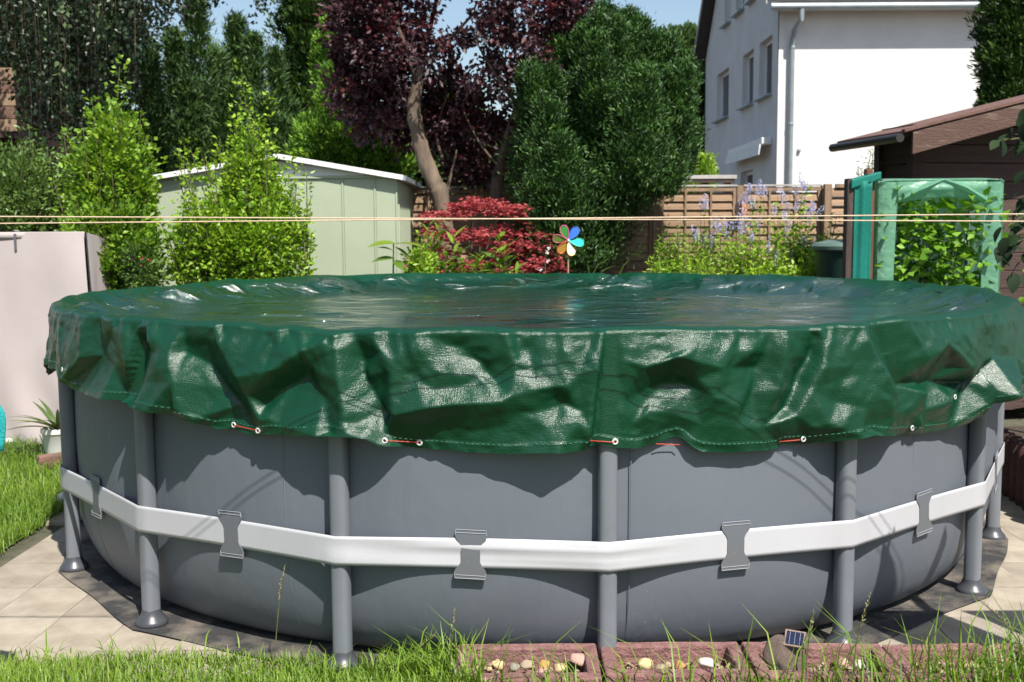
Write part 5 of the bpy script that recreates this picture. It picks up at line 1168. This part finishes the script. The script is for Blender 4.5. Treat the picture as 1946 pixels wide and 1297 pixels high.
def shrub(name, label, cat, base, env, nst, nlf, Lf, Wf, mat, group=None, low=.25, stick=.0, spread=.12, lean=.35):
    """many upright stems from one foot; leaves stand in pairs along them"""
    t = thing(name, label, cat, tuple(base), group); c, rad = env; B = np.array(base); sb = MB(); Ps = []; Ds = []; Rn = []
    for k in range(nst):
        d = unit(rng.normal(size=3)); r = rng.random()**.33; T = np.array(c)+d*r*np.array(rad)*(1+.15*math.sin(3*d[0]+5*d[1]))
        if rng.random() < .5: T[2] += abs(rng.normal())*stick
        b0 = B+np.array([rng.normal()*spread, rng.normal()*spread, 0]); mid = b0*.45+T*.55; mid[:2] = b0[:2]*.5+T[:2]*.5+rng.normal(size=2)*.05*lean
        mid[2] = b0[2]+.6*(T[2]-b0[2])
        q = np.linspace(0, 1, 7)[:, None]; pts = b0*(1-q)**2+2*mid*q*(1-q)+T*q*q
        if k % 2 == 0: sb.tube(pts.tolist(), [.010*(1-.8*i/6)+.0015 for i in range(7)], 5, False)
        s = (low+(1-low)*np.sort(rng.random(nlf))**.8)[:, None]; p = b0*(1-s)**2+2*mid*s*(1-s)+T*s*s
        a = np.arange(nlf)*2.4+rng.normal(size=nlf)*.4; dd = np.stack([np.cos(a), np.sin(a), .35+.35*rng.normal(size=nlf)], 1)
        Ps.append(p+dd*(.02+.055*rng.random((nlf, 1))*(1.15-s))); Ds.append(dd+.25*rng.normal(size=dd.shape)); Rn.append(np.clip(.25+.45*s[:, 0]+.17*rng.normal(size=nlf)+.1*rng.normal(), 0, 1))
    o = sb.build('stem', M['stem'], t); o['kind'] = 'stuff'
    P = np.concatenate(Ps); leaves('foliage', mat, P, np.concatenate(Ds), Lf*(.6+.7*rng.random(len(P))), Wf*(.8+.4*rng.random(len(P))), t, .3, np.concatenate(Rn))['kind'] = 'stuff'
    return t

# weeping birch at the left
d = 13.2; t = thing('birch_tree', 'weeping birch with dark hanging leaf strands at the upper left', 'tree', tuple(Pt(60, 437, d)[:2])+(.3,))
b0 = Pt(60, 437, d); trunk('trunk', t, [(b0[0], b0[1], .2), (b0[0]+.05, b0[1], 2.), (b0[0]-.05, b0[1]+.1, 4.5), (b0[0]+.1, b0[1], 8.)], [.17, .14, .11, .05], M['bark'])
Ps = []; Ds = []; Rn = []; sb = MB()
ends = [(rng.uniform(-120, 265), rng.uniform(20, 250)) for _ in range(520)]+[(rng.uniform(-60, 130), rng.uniform(170, 330)) for _ in range(110)]+[(rng.uniform(250, 350), rng.uniform(-40, 75)) for _ in range(75)]+[(rng.uniform(340, 415), rng.uniform(-60, 25)) for _ in range(14)]+[(rng.uniform(486, 506), rng.uniform(10, 44)) for _ in range(5)]
ends = [(x, y) for x, y in ends if not (x < 42 and y > 130)]
ends = [(x, y-(60 if 215 < x < 262 else 0)) for x, y in ends if not (228 < x < 262 and 20 < y < 130 and random.random() < .8)]
for px, py in ends:
    e = Pt(px, py, d+rng.normal()*1.0); ln = rng.uniform(.7, 2.2); n = int(ln*46)
    s = np.sort(rng.random(n)); w = .06*np.sin(s*5+rng.random()*6)
    p = np.stack([e[0]+w+.05*rng.normal(size=n), e[1]+.06*rng.normal(size=n), e[2]+ln*(1-s)], 1)
    Ps.append(p); Ds.append(np.stack([rng.normal(size=n)*.6, rng.normal(size=n)*.6, -.8+.4*rng.normal(size=n)], 1)); Rn.append(np.clip(.28+.2*rng.normal()+.2*rng.normal(size=n), 0, 1))
    sb.tube([(e[0], e[1], e[2]+ln), (e[0]+.02, e[1], e[2]+ln*.5), tuple(e)], [.002, .0016, .0012], 4, False)
sb.build('twig', M['bark'], t)['kind'] = 'stuff'
P = np.concatenate(Ps); leaves('crown', L['birch'], P, np.concatenate(Ds), .06*(.7+.6*rng.random(len(P))), .042, t, .25, np.concatenate(Rn))
top = [(b0[0]+rng.uniform(-2.2, 1.6), b0[1]+rng.normal()*.9, rng.uniform(4.2, 6.5)) for _ in range(14)]
for q in top: trunk('limb', t, [(b0[0], b0[1]+.05, q[2]-.9), ((b0[0]+q[0])/2, (b0[1]+q[1])/2, q[2]-.1), q], [.05, .035, .015], seg=7)
# pines behind the shed
d = 16.; spec = [((285, 110), .5), ((330, 70), .6), ((372, 2), .75), ((412, 105), .55), ((447, 42), .55), ((482, 78), .5), ((522, 100), .5), ((552, 200), .5)]
t = thing('pine_tree', 'dark green soft needled pines with many upright tips behind the shed', 'tree', tuple(Pt(410, 437, d)[:2])+(.3,))
sp = []
for (px, py), r_ in spec:
    tip = Pt(px, py, d+rng.normal()*.5); base = np.array([tip[0]+rng.normal()*.1, tip[1], 1.2]); sp.append((base, tip, r_))
for px, py, r_ in ((300, 200, .6), (360, 160, .7), (430, 170, .7), (500, 190, .65), (540, 230, .55), (260, 230, .5)):
    tip = Pt(px, py, d-.8); sp.append((np.array([tip[0], tip[1], 1.]), tip, r_))
spires('crown', L['pine'], t, sp, 240, 46, .10, .020, .75, 1.05)
trunk('trunk', t, [(t.location.x, t.location.y, .2), (t.location.x, t.location.y, 2.6), (t.location.x+.1, t.location.y, 3.2)], [.15, .1, .04])
# dense dark tree filling the far left behind the birch
d = 19.; t = thing('dark_tree', 'dark shaded tree standing behind the weeping birch', 'tree', tuple(Pt(100, 437, d)[:2])+(.3,))
trunk('trunk', t, [(t.location.x, t.location.y, .2), (t.location.x, t.location.y, 5.)], [.2, .1])
crown('crown', L['birch'], t, [(Pt(90, 180, d), (1.9, 1.2, 3.), 700, .4), (Pt(-40, 60, d), (1.5, 1., 2.2), 300, .4)], 36, .3, .1, .06)
# tall thuja column and the bright thujas below it
d = 17.; t = thing('thuja_tree', 'tall dark column thuja rising out of the frame left of the purple plum', 'tree', tuple(Pt(590, 437, d)[:2])+(.3,))
trunk('trunk', t, [(t.location.x, t.location.y, .2), (t.location.x, t.location.y, 6.)], [.12, .05])
crown('crown', L['thuja_dark'], t, [(Pt(592, 150, d), (.42, .42, 3.4), 900, .55), (Pt(590, -60, d), (.40, .40, 1.8), 300, .5)], 46, .12, .10, .03, .5, .8)
d = 13.4; t = thing('thuja_shrub', 'bright green rounded thuja bushes behind the shed roof', 'shrub', tuple(Pt(660, 437, d)[:2])+(.3,))
trunk('trunk', t, [(t.location.x, t.location.y, .2), (t.location.x, t.location.y, 2.2)], [.08, .03])
crown('crown', L['thuja'], t, [(Pt(606, 262, d), (.24, .25, .33), 150, .5), (Pt(665, 262, d), (.36, .3, .5), 260, .5), (Pt(640, 190, d), (.2, .25, .5), 150, .5), (Pt(720, 300, d), (.38, .3, .35), 220, .5), (Pt(690, 330, d), (.6, .3, .4), 200, .5), (Pt(605, 320, d), (.35, .3, .35), 140, .5), (Pt(622, 120, d+1.2), (.16, .2, .6), 140, .5)], 46, .075, .065, .024, .55, .75)
# background green seen between the plum's trunks
d = 16.5; t = thing('hedge_shrub', 'mid green bushes behind the fence under the purple plum crown', 'shrub', tuple(Pt(860, 437, d)[:2])+(.3,))
crown('foliage', L['far'], t, [(Pt(800, 330, d), (.7, .5, .6), 200, .3), (Pt(890, 310, d), (.7, .5, .8), 260, .3), (Pt(960, 330, d), (.6, .5, .6), 160, .3), (Pt(850, 240, d+2), (.7, .6, .7), 130, .3)], 46, .16, .085, .05)['kind'] = 'stuff'
# purple leaved plum
d = 11.75; t = thing('plum_tree', 'purple leaved plum tree with a bare leaning pruned trunk and a second slender stem', 'tree', tuple(Pt(850, 437, d)[:2])+(.3,))
tr1 = [Pt(872, 520, d), Pt(840, 395, d), Pt(826, 350, d), Pt(806, 300, d), Pt(792, 245, d), Pt(786, 205, d), Pt(793, 160, d), Pt(800, 128, d)]
tr1[0][2] = .3; trunk('trunk', t, tr1, [.11, .096, .09, .085, .08, .074, .06, .045], M['bark_pale'], 14)
tr2 = [Pt(935, 520, d+.15), Pt(943, 385, d+.15), Pt(950, 320, d+.15), Pt(966, 262, d+.15), Pt(985, 200, d+.1), Pt(1000, 140, d+.1), Pt(1008, 70, d+.1), Pt(1018, -20, d+.1)]
tr2[0][2] = .3; trunk('trunk', t, tr2, [.085, .075, .066, .055, .042, .034, .027, .018], M['bark'], 12)
lim = [((800, 128), (815, 60), (840, -40), .045), ((793, 160), (770, 90), (740, 10), .035), ((800, 128), (850, 80), (905, 20), .03), ((786, 205), (730, 150), (690, 110), .022), ((640, 40), (672, 70), (720, 95), .012), ((985, 200), (940, 140), (900, 70), .024), ((985, 205), (1035, 180), (1085, 155), .014), ((1000, 185), (1060, 205), (1090, 160), .010), ((950, 320), (910, 270), (880, 210), .016), ((845, 380), (858, 330), (868, 285), .022), ((1005, 100), (1050, 50), (1075, -10), .016), ((966, 262), (1010, 245), (1050, 235), .010), ((840, 300), (830, 250), (850, 180), .016), ((980, 210), (960, 130), (970, 30), .015)]
for a, b_, c_, r_ in lim:
    dd = d+rng.normal()*.3; trunk('limb', t, [Pt(*a, d), Pt(*b_, dd), Pt(*c_, dd+rng.normal()*.3)], [r_, r_*.75, r_*.35], seg=7)
cb = [(Pt(870, 20, d), (1.1, .8, .85), 150, .35), (Pt(720, 60, d), (.55, .6, .75), 150, .3), (Pt(680, 20, d), (.3, .5, .5), 60, .3), (Pt(1010, 40, d), (.5, .55, .8), 70, .3), (Pt(715, 190, d+.2), (.40, .4, .40), 90, .3), (Pt(870, 190, d+.5), (.55, .35, .48), 85, .3), (Pt(800, 240, d+.7), (.45, .4, .3), 50, .3), (Pt(900, 250, d+.5), (.35, .35, .40), 42, .3), (Pt(1040, 190, d), (.24, .4, .32), 26, .3), (Pt(900, 310, d+.4), (.34, .3, .22), 30, .3), (Pt(1000, 290, d+.1), (.22, .3, .25), 20, .3), (Pt(1085, 20, d), (.22, .4, .25), 36, .3), (Pt(650, 170, d), (.12, .3, .25), 12, .2)]
crown('crown', L['plum'], t, cb, 26, .13, .078, .047, .8, -.1)
# dark yew in the middle
d = 11.55; t = thing('yew_tree', 'large dark green yew with ragged upright tips right of the plum', 'tree', tuple(Pt(1150, 437, d)[:2])+(.3,))
trunk('trunk', t, [(t.location.x, t.location.y, .2), (t.location.x, t.location.y, 2.5)], [.14, .06])
sp = []
for px, py, r_ in ((1060, 60, .42), (1100, 35, .45), (1150, 2, .45), (1168, 18, .4), (1207, 14, .42), (1240, 45, .4), (1272, 50, .34), (1284, 110, .32), (1290, 190, .30), (1010, 130, .4), (1040, 200, .45), (1120, 150, .5), (1180, 120, .5), (1225, 140, .46), (1236, 205, .38), (1000, 260, .4), (1070, 270, .45), (1150, 250, .5), (1220, 270, .45), (1020, 330, .42), (1110, 340, .42), (1190, 340, .38)):
    py += 26 if py < 120 else 0; fr_ = -.35 if py > 120 else .1; tip = Pt(px, py, d+fr_+rng.normal()*.15); ln = rng.uniform(1.2, 1.7); base = tip+np.array([(1140-px)/170*.25, .2, -ln]); base[2] = max(base[2], 1.05+.95*min(1, max(0, (px-1090)/130))); sp.append((base, tip, r_))
ox_, oy_ = [1000, 1060, 1110, 1150, 1175, 1205, 1230, 1245, 1265, 1285, 1300, 1322], [130, 70, 45, 8, 40, 18, 66, 48, 84, 50, 108, 150]
for k in range(46):
    px = random.uniform(1000, 1318); py = float(np.interp(px, ox_, oy_))+random.choice((0, 0, 30, 80, 150))+random.uniform(-6, 22); tip = Pt(px, py, d+random.gauss(-.1, .25)); sp.append((tip+np.array([(1150-px)/170*.12, .05, -random.uniform(.5, .9)]), tip, random.uniform(.11, .19)))
spires('crown', L['yew'], t, sp, 420, 50, .052, .0145, .65, .6)
# deciduous tree far behind, and greenery by the white house
d = 30.; t = thing('tree', 'pale green broadleaf tree far behind between the yew and the white house', 'tree', tuple(Pt(1310, 437, d)[:2])+(.3,))
trunk('trunk', t, [(t.location.x, t.location.y, .2), (t.location.x, t.location.y, 4.)], [.2, .1])
crown('crown', L['far'], t, [(Pt(1315, 170, d), (1.0, 1., 1.5), 300, .4), (Pt(1340, 260, d), (1.1, 1., 1.2), 200, .4), (Pt(1270, 130, d+1), (.9, .8, .9), 120, .4)], 40, .25, .16, .1)
d = 18.; t = thing('garden_shrub', 'light green bushes behind the wooden shelter', 'shrub', tuple(Pt(1310, 437, d)[:2])+(.3,))
crown('foliage', L['lime'], t, [(Pt(1300, 345, d), (.5, .4, .35), 140, .2), (Pt(1335, 318, d), (.2, .3, .2), 40, .2)], 30, .1, .06, .03)['kind'] = 'stuff'
d = 15.; t = thing('thuja_tree', 'dark green thuja column in front of the right end of the white house', 'tree', tuple(Pt(1955, 437, d)[:2])+(.3,))
trunk('trunk', t, [(t.location.x, t.location.y, .2), (t.location.x, t.location.y, 5.)], [.1, .04])
crown('crown', L['thuja_dark'], t, [(Pt(1945, 110, d), (.53, .5, 2.4), 1100, .6), (Pt(1930, 160, d), (.44, .4, .9), 200, .6)], 46, .10, .085, .026, .5, .8)
# shrubs left
def stems_and_fill(t, env, n, per, cr, Lf, Wf, mat):
    c, rad = env; return crown('foliage', mat, t, [(np.array(c), rad, n, .45)], per, cr, Lf, Wf, .6, .35)
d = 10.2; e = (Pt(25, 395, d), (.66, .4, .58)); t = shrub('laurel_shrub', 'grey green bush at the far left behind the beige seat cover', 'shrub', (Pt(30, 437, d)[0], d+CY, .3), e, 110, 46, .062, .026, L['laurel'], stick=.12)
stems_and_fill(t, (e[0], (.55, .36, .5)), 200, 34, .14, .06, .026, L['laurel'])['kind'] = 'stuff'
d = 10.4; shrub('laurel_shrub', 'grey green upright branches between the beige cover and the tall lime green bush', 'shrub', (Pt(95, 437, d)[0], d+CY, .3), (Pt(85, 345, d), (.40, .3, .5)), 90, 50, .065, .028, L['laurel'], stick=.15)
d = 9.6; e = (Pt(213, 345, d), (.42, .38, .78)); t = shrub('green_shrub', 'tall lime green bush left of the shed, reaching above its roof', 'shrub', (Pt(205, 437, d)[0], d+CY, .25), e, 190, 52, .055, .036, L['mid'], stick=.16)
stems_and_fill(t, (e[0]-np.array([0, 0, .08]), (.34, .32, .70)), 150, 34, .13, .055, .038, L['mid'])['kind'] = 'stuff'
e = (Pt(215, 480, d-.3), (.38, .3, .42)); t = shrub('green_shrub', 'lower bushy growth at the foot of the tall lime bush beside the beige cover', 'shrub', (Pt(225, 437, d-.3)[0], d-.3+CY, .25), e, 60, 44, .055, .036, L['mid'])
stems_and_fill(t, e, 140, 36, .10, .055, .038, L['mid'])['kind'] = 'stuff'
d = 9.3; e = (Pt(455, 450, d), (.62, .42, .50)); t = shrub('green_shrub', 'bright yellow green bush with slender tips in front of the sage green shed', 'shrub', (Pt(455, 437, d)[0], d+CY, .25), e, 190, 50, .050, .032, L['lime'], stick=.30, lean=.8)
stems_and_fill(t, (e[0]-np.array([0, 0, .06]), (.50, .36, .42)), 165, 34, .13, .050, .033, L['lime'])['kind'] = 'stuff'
e = (Pt(476, 315, d+.1), (.26, .25, .34)); t = shrub('green_shrub', 'slender top shoots of the bright bush rising above the shed roof', 'shrub', (Pt(470, 437, d+.15)[0], d+.15+CY, .25), e, 90, 50, .048, .030, L['lime'], stick=.28, low=.4)
stems_and_fill(t, (Pt(476, 345, d+.1), (.20, .2, .30)), 40, 30, .12, .048, .031, L['lime'])['kind'] = 'stuff'
shrub('green_shrub', 'thin leafy shoots at the right flank of the bright bush against the shed wall', 'shrub', (Pt(540, 437, d)[0], d+CY, .25), (Pt(568, 450, d), (.14, .2, .42)), 26, 50, .046, .027, L['lime'], stick=.2)
shrub('green_shrub', 'thin leafy shoots at the left flank of the bright bush against the shed wall', 'shrub', (Pt(370, 437, d)[0], d+CY, .25), (Pt(350, 430, d), (.14, .2, .36)), 26, 50, .046, .027, L['lime'], stick=.2)
# flowers near the left bushes
d = 9.1; fl_ = thing('flowering_plant', 'dark plant with small pink flowers between the two green bushes', 'plant', (Pt(275, 437, d)[0], d+CY, .25))
crown('foliage', L['laurel'], fl_, [(Pt(275, 515, d), (.16, .2, .25), 60, .1)], 24, .06, .05, .02)['kind'] = 'stuff'
crown('flowers', L['pink'], fl_, [(Pt(270, 500, d-.12), (.10, .06, .05), 7, .1)], 8, .012, .014, .012)['kind'] = 'stuff'
ML = leaf_variants('leaf', 3, .17, .10, 6, .18, .25, 0); SL = leaf_variants('leaf', 3, .125, .034, 5, .25, .15)
d = 9.6; q = Pt(748, 470, d)
sf = thing('sunflower_seedling', 'young plant with a few broad pale leaves on one stem before the shed corner', 'plant', (q[0], q[1], .3))
MB().tube([(q[0]-.02, q[1], .3), (q[0]-.015, q[1], 1.0), (q[0], q[1], float(Pt(748, 462, d)[2]))], [.011, .009, .006], 8).build('stem', M['stem'], sf, smooth=True)
for px, py, dx, dz, s_ in ((750, 463, -1, .10, .95), (752, 464, 1, .12, 1.05), (750, 470, .7, -.3, .7), (750, 492, -1, .1, .8), (750, 496, .25, -.15, .6), (770, 502, .9, .1, .8), (748, 478, -.5, .3, .6)):
    c_ = Pt(px, py, d); leaf_part(ML, L['shoot'], sf, c_, (dx, -.35, dz), s_*1.45, random.gauss(0, .3))
# red maple and laurel shoots in front of it
d = 10.9; rm = thing('maple_shrub', 'red leaved japanese maple in layered tiers below the plum trunks', 'shrub', (Pt(890, 437, d)[0], d+CY, .3))
B0 = (rm.location.x, rm.location.y, .25)
for px, py in ((840, 420), (900, 395), (960, 400), (1010, 455), (1045, 500), (870, 470), (930, 450), (820, 490)): e = Pt(px, py, d+random.gauss(0, .1)); trunk('branch', rm, [B0, ((B0[0]*.5+e[0]*.5), B0[1], e[2]-.35), tuple(e)], [.025, .014, .005], seg=6)
Cs = []
for px, py, rx, n in ((850, 408, .22, 26), (905, 388, .24, 32), (960, 402, .20, 26), (940, 440, .22, 28), (870, 450, .26, 30), (830, 480, .16, 14), (900, 500, .25, 26), (960, 470, .15, 14), (1022, 442, .11, 16), (1012, 470, .17, 24), (1030, 495, .20, 30), (1050, 510, .12, 14), (975, 512, .2, 18), (815, 440, .14, 7), (985, 405, .1, 8), (800, 505, .12, 10), (845, 520, .3, 22)):
    c_ = Pt(px, py, d); Cs.append(c_+np.stack([rng.uniform(-1, 1, n)*rx, rng.uniform(-1, 1, n)*.28, rng.normal(size=n)*.03], 1)-np.array([0, 0, 1])*0)
C = np.concatenate(Cs); n = len(C); k = 10
c2 = C[:, None]+rng.normal(size=(n, k, 3))*np.array([.04, .04, .015]); c2 = c2.reshape(-1, 3); c2 = np.repeat(c2, 5, 0); m_ = len(c2)
hd_ = np.repeat(rng.random(m_//5)*6.283, 5)+np.tile(np.array([-1.2, -.6, 0, .6, 1.2]), m_//5)
leaves('crown', L['maple'], c2, np.stack([np.cos(hd_), np.sin(hd_)-.25, -.35+.12*rng.normal(size=m_)], 1), np.tile([.032, .042, .05, .042, .032], m_//5), .013, rm, .2, np.repeat(np.clip(.5+.25*rng.normal(size=m_//5), 0, 1), 5))
ls = [('laurel shoots with yellow green tips left in front of the red maple', [(815, 425), (835, 425), (805, 470), (822, 455), (800, 485)]), ('laurel shoots with pale tips in the middle before the red maple', [(862, 450), (875, 478), (850, 480), (845, 500), (858, 505)]), ('tall laurel shoot with glossy leaves right before the red maple', [(950, 448), (960, 470), (940, 480), (970, 495), (950, 500)]), ('low laurel leaves between the shoots in front of the red maple', [(890, 495), (905, 500), (920, 490), (930, 505), (985, 510)])]
for lb, tops in ls:
    d = 9.9; base = tuple(Pt(np.mean([q[0] for q in tops]), 437, d)[:2])+(.3,)
    stalk_plant('laurel_shoot', lb, 'plant', base, [tuple(Pt(*q, d+random.gauss(0, .06))) for q in tops], L['shoot'], SL, 17, 1.25, .62, .55, 'laurel shoots before the maple', .005, .01, .2)
# ferny greens, grassy leaves and the lilac flower bed on the right
for lb, px, py, rx, rz, mt, d in (('low yellow green foliage between the laurel shoots and the shed', 800, 505, .12, .16, 'lime', 9.7), ('feathery green plant before the fence at the left end of the flower bed', 1275, 485, .16, .25, 'mid', 11.), ('loose feathery plant with tiny pink blooms in front of the fence', 1345, 480, .22, .28, 'mid', 10.9), ('bright green foliage below the lilac flower spikes', 1440, 490, .40, .20, 'lime', 10.6), ('yellow green foliage around the foot of the slender lilac shrub', 1530, 490, .28, .22, 'lime', 10.6), ('bright narrow leaved plant left of the green bin', 1568, 495, .12, .25, 'lime', 10.2), ('low foliage along the pool rim below the feathery plants', 1300, 515, .38, .12, 'lime', 10.2), ('foliage at the pool rim below the slender lilac shrub', 1480, 520, .5, .12, 'lime', 10.1)):
    shrub('bed_plant', lb, 'plant', (Pt(px, 437, d)[0], d+CY, .3), (Pt(px, py, d), (rx, .2, rz)), 60, 40, .05, .016 if 'feathery' in lb or 'narrow' in lb else .028, L[mt], 'plants in the flower bed', .45, .08)
def spike_mesh(nm, h):
    n = 70; z = rng.random(n)*h; a = rng.random(n)*6.283; r_ = .022*np.sin(np.pi*np.clip(z/h*.9+.1, 0, 1))+.004
    P = np.stack([r_*np.cos(a)*.6, r_*np.sin(a)*.6, z], 1); o = leaves(nm, L['lilac'], P, np.stack([np.cos(a), np.sin(a), .5+0*a], 1), .016, .011); me = o.data; bpy.data.objects.remove(o); return me
SPK = [spike_mesh('flower_spike', h) for h in (.09, .12, .15)]
def flower(name, label, px, base_py, spikes, d, mt='mid', nl=16):
    B = Pt(px, 437, d); t = thing(name, label, 'flowering plant', (B[0], B[1], .3), 'lilac flowers by the fence'); Ps = []; Ds = []; sb = MB()
    for sx_, sy_ in spikes:
        e = Pt(sx_, sy_, d+random.gauss(0, .12)); b0 = np.array([B[0]+random.gauss(0, .05), B[1], .3]); mid = np.array([b0[0]*.4+e[0]*.6, b0[1], b0[2]+.6*(e[2]-b0[2])]); q = np.linspace(0, 1, 7)[:, None]
        pts = b0*(1-q)**2+2*mid*q*(1-q)+e*q*q; sb.tube(pts.tolist(), [.006, .005, .005, .004, .003, .003, .002], 5, False)
        s = (.5+.45*rng.random(nl))[:, None]; p = b0*(1-s)**2+2*mid*s*(1-s)+e*s*s; a = rng.random(nl)*6.283
        dd = np.stack([np.cos(a), np.sin(a), .2+.3*rng.normal(size=nl)], 1); Ps.append(p+dd*.012); Ds.append(dd)
        for _ in range(random.choice((1, 2, 2))):
            o = bpy.data.objects.new('flower_spike', random.choice(SPK)); col.objects.link(o); o.parent = t; o.location = Vector(e)-t.location+Vector((random.gauss(0, .025), random.gauss(0, .03), random.gauss(-.06, .02))); o.rotation_euler = (random.gauss(0, .15), random.gauss(0, .2), random.random()*6)
    sb.build('stem', M['stem'], t)['kind'] = 'stuff'; P = np.concatenate(Ps)
    leaves('foliage', L[mt], P, np.concatenate(Ds), .05*(.6+.7*rng.random(len(P))), .027, t)['kind'] = 'stuff'
flower('lilac_plant', 'plant with two pale lilac spikes standing high before the left fence panel', 1335, 500, [(1332, 390), (1342, 388), (1325, 445), (1318, 440)], 11.2)
flower('lilac_plant', 'bushy plant with a dense cluster of lilac spikes in the middle of the bed', 1390, 500, [(1368, 425), (1380, 430), (1395, 420), (1410, 425), (1418, 415), (1360, 435), (1375, 445), (1405, 440), (1330, 450), (1345, 460), (1355, 470)], 11.)
flower('lilac_plant', 'plant with loose lilac spikes below the butterfly ornament', 1430, 500, [(1425, 372), (1440, 380), (1428, 360), (1448, 360), (1415, 395), (1432, 420), (1420, 455)], 11.3)
flower('lilac_plant', 'tall slender lilac shrub reaching above the fence top', 1480, 500, [(1450, 362), (1478, 365), (1485, 372), (1502, 368), (1535, 345), (1528, 352), (1530, 385), (1548, 390), (1545, 405), (1510, 395), (1495, 410), (1470, 400), (1525, 415), (1490, 440)], 11., 'lime', 44)
flower('lilac_plant', 'low plant with lilac spikes at the right end of the bed near the bin', 1535, 500, [(1530, 460), (1545, 455), (1552, 470), (1520, 470), (1500, 490), (1475, 500), (1450, 505), (1462, 470)], 10.6)
shrub('thin_shrub', 'wispy light green shrub before the white wall at the hut corner', 'shrub', (Pt(1650, 437, 10.8)[0], 10.8+CY, .3), (Pt(1652, 320, 10.8), (.12, .15, .22)), 26, 26, .035, .012, L['laurel'], None, .6, .1)
d = 10.; t = thing('grass_tuft', 'long arching pale grass leaves before the dark fence shadow', 'plant', (Pt(1165, 437, d)[0], d+CY, .3))
for pts in (((1128, 520), (1135, 505), (1158, 490)), ((1178, 520), (1185, 505), (1200, 491)), ((1140, 522), (1150, 512), (1170, 505)), ((1120, 522), (1118, 510), (1116, 500))): P3 = [Pt(*q, d) for q in pts]; P3.insert(0, np.array([P3[0][0]-.02, P3[0][1], .3])); MB().tube([tuple(q) for q in P3], [.006, .006, .005, .001], 5).build('leaf', L['shoot'], t)
d = 10.1; t = thing('white_flower_stalk', 'small white flowers on a stalk at the right side of the red maple', 'flower', (Pt(1042, 437, d)[0], d+CY, .3))
MB().tube([tuple(t.location), tuple(Pt(1036, 500, d)), tuple(Pt(1043, 470, d))], [.006, .005, .003], 6).build('stem', M['stem'], t)
for px, py in ((1041, 496), (1027, 512), (1040, 480), (1043, 472)): c_ = Pt(px, py, d-.02); a = rng.random(8)*6.283; leaves('flower', L['white'], np.repeat(c_[None], 8, 0), np.stack([np.cos(a), -.5+0*a, np.sin(a)], 1), .022, .018, t)
# timber house with brown boards at the far left
d = 16.; q = Pt(12, 190, d); t = thing('timber_house', 'brown boarded timber house seen behind the birch at the left edge', 'house', (q[0]-1.2, q[1], .3))
for k in range(5): MB().box((q[0]-1.05, q[1], q[2]+.36-.18*k), (2.5, .03, .17)).build('board', M['rust_wood'] if k % 2 else M['post'], t, bevel=.004)
MB().box((q[0]-1.05, q[1]+1., (q[2]+.75)/2), (2.45, 1.9, q[2]+.15)).build('wall', M['dark_wood'], t)
MB().prism([(q[0]-2.6, q[1]-.35, q[2]-.56), (q[0]+.15, q[1]-.35, q[2]-.56), (q[0]+.15, q[1]-.35, q[2]-.48), (q[0]-2.6, q[1]-.35, q[2]-.48)], (0, 2.2, 0)).build('canopy', M['dark_wood'], t)
w_ = MB().box((q[0]-.45, q[1]+.03, 2.25), (.5, .05, .5)).build('window', M['grey_cap'], t); MB().box((q[0]-.45, q[1]+.0, 2.25), (.42, .02, .42)).build('pane', M['glass'], w_)

# wooded edge far behind the gardens
bl = [((x, 32+3*math.sin(x), 1.6), (2.6, 1.5, 1.9+.5*math.sin(x*1.7)), 70, .4) for x in np.arange(-34, 36, 3.6) if not 3 < x < 15]
o = crown('far_wood', L['far'], None, bl, 40, .5, .34, .22); tag(o, kind='stuff')
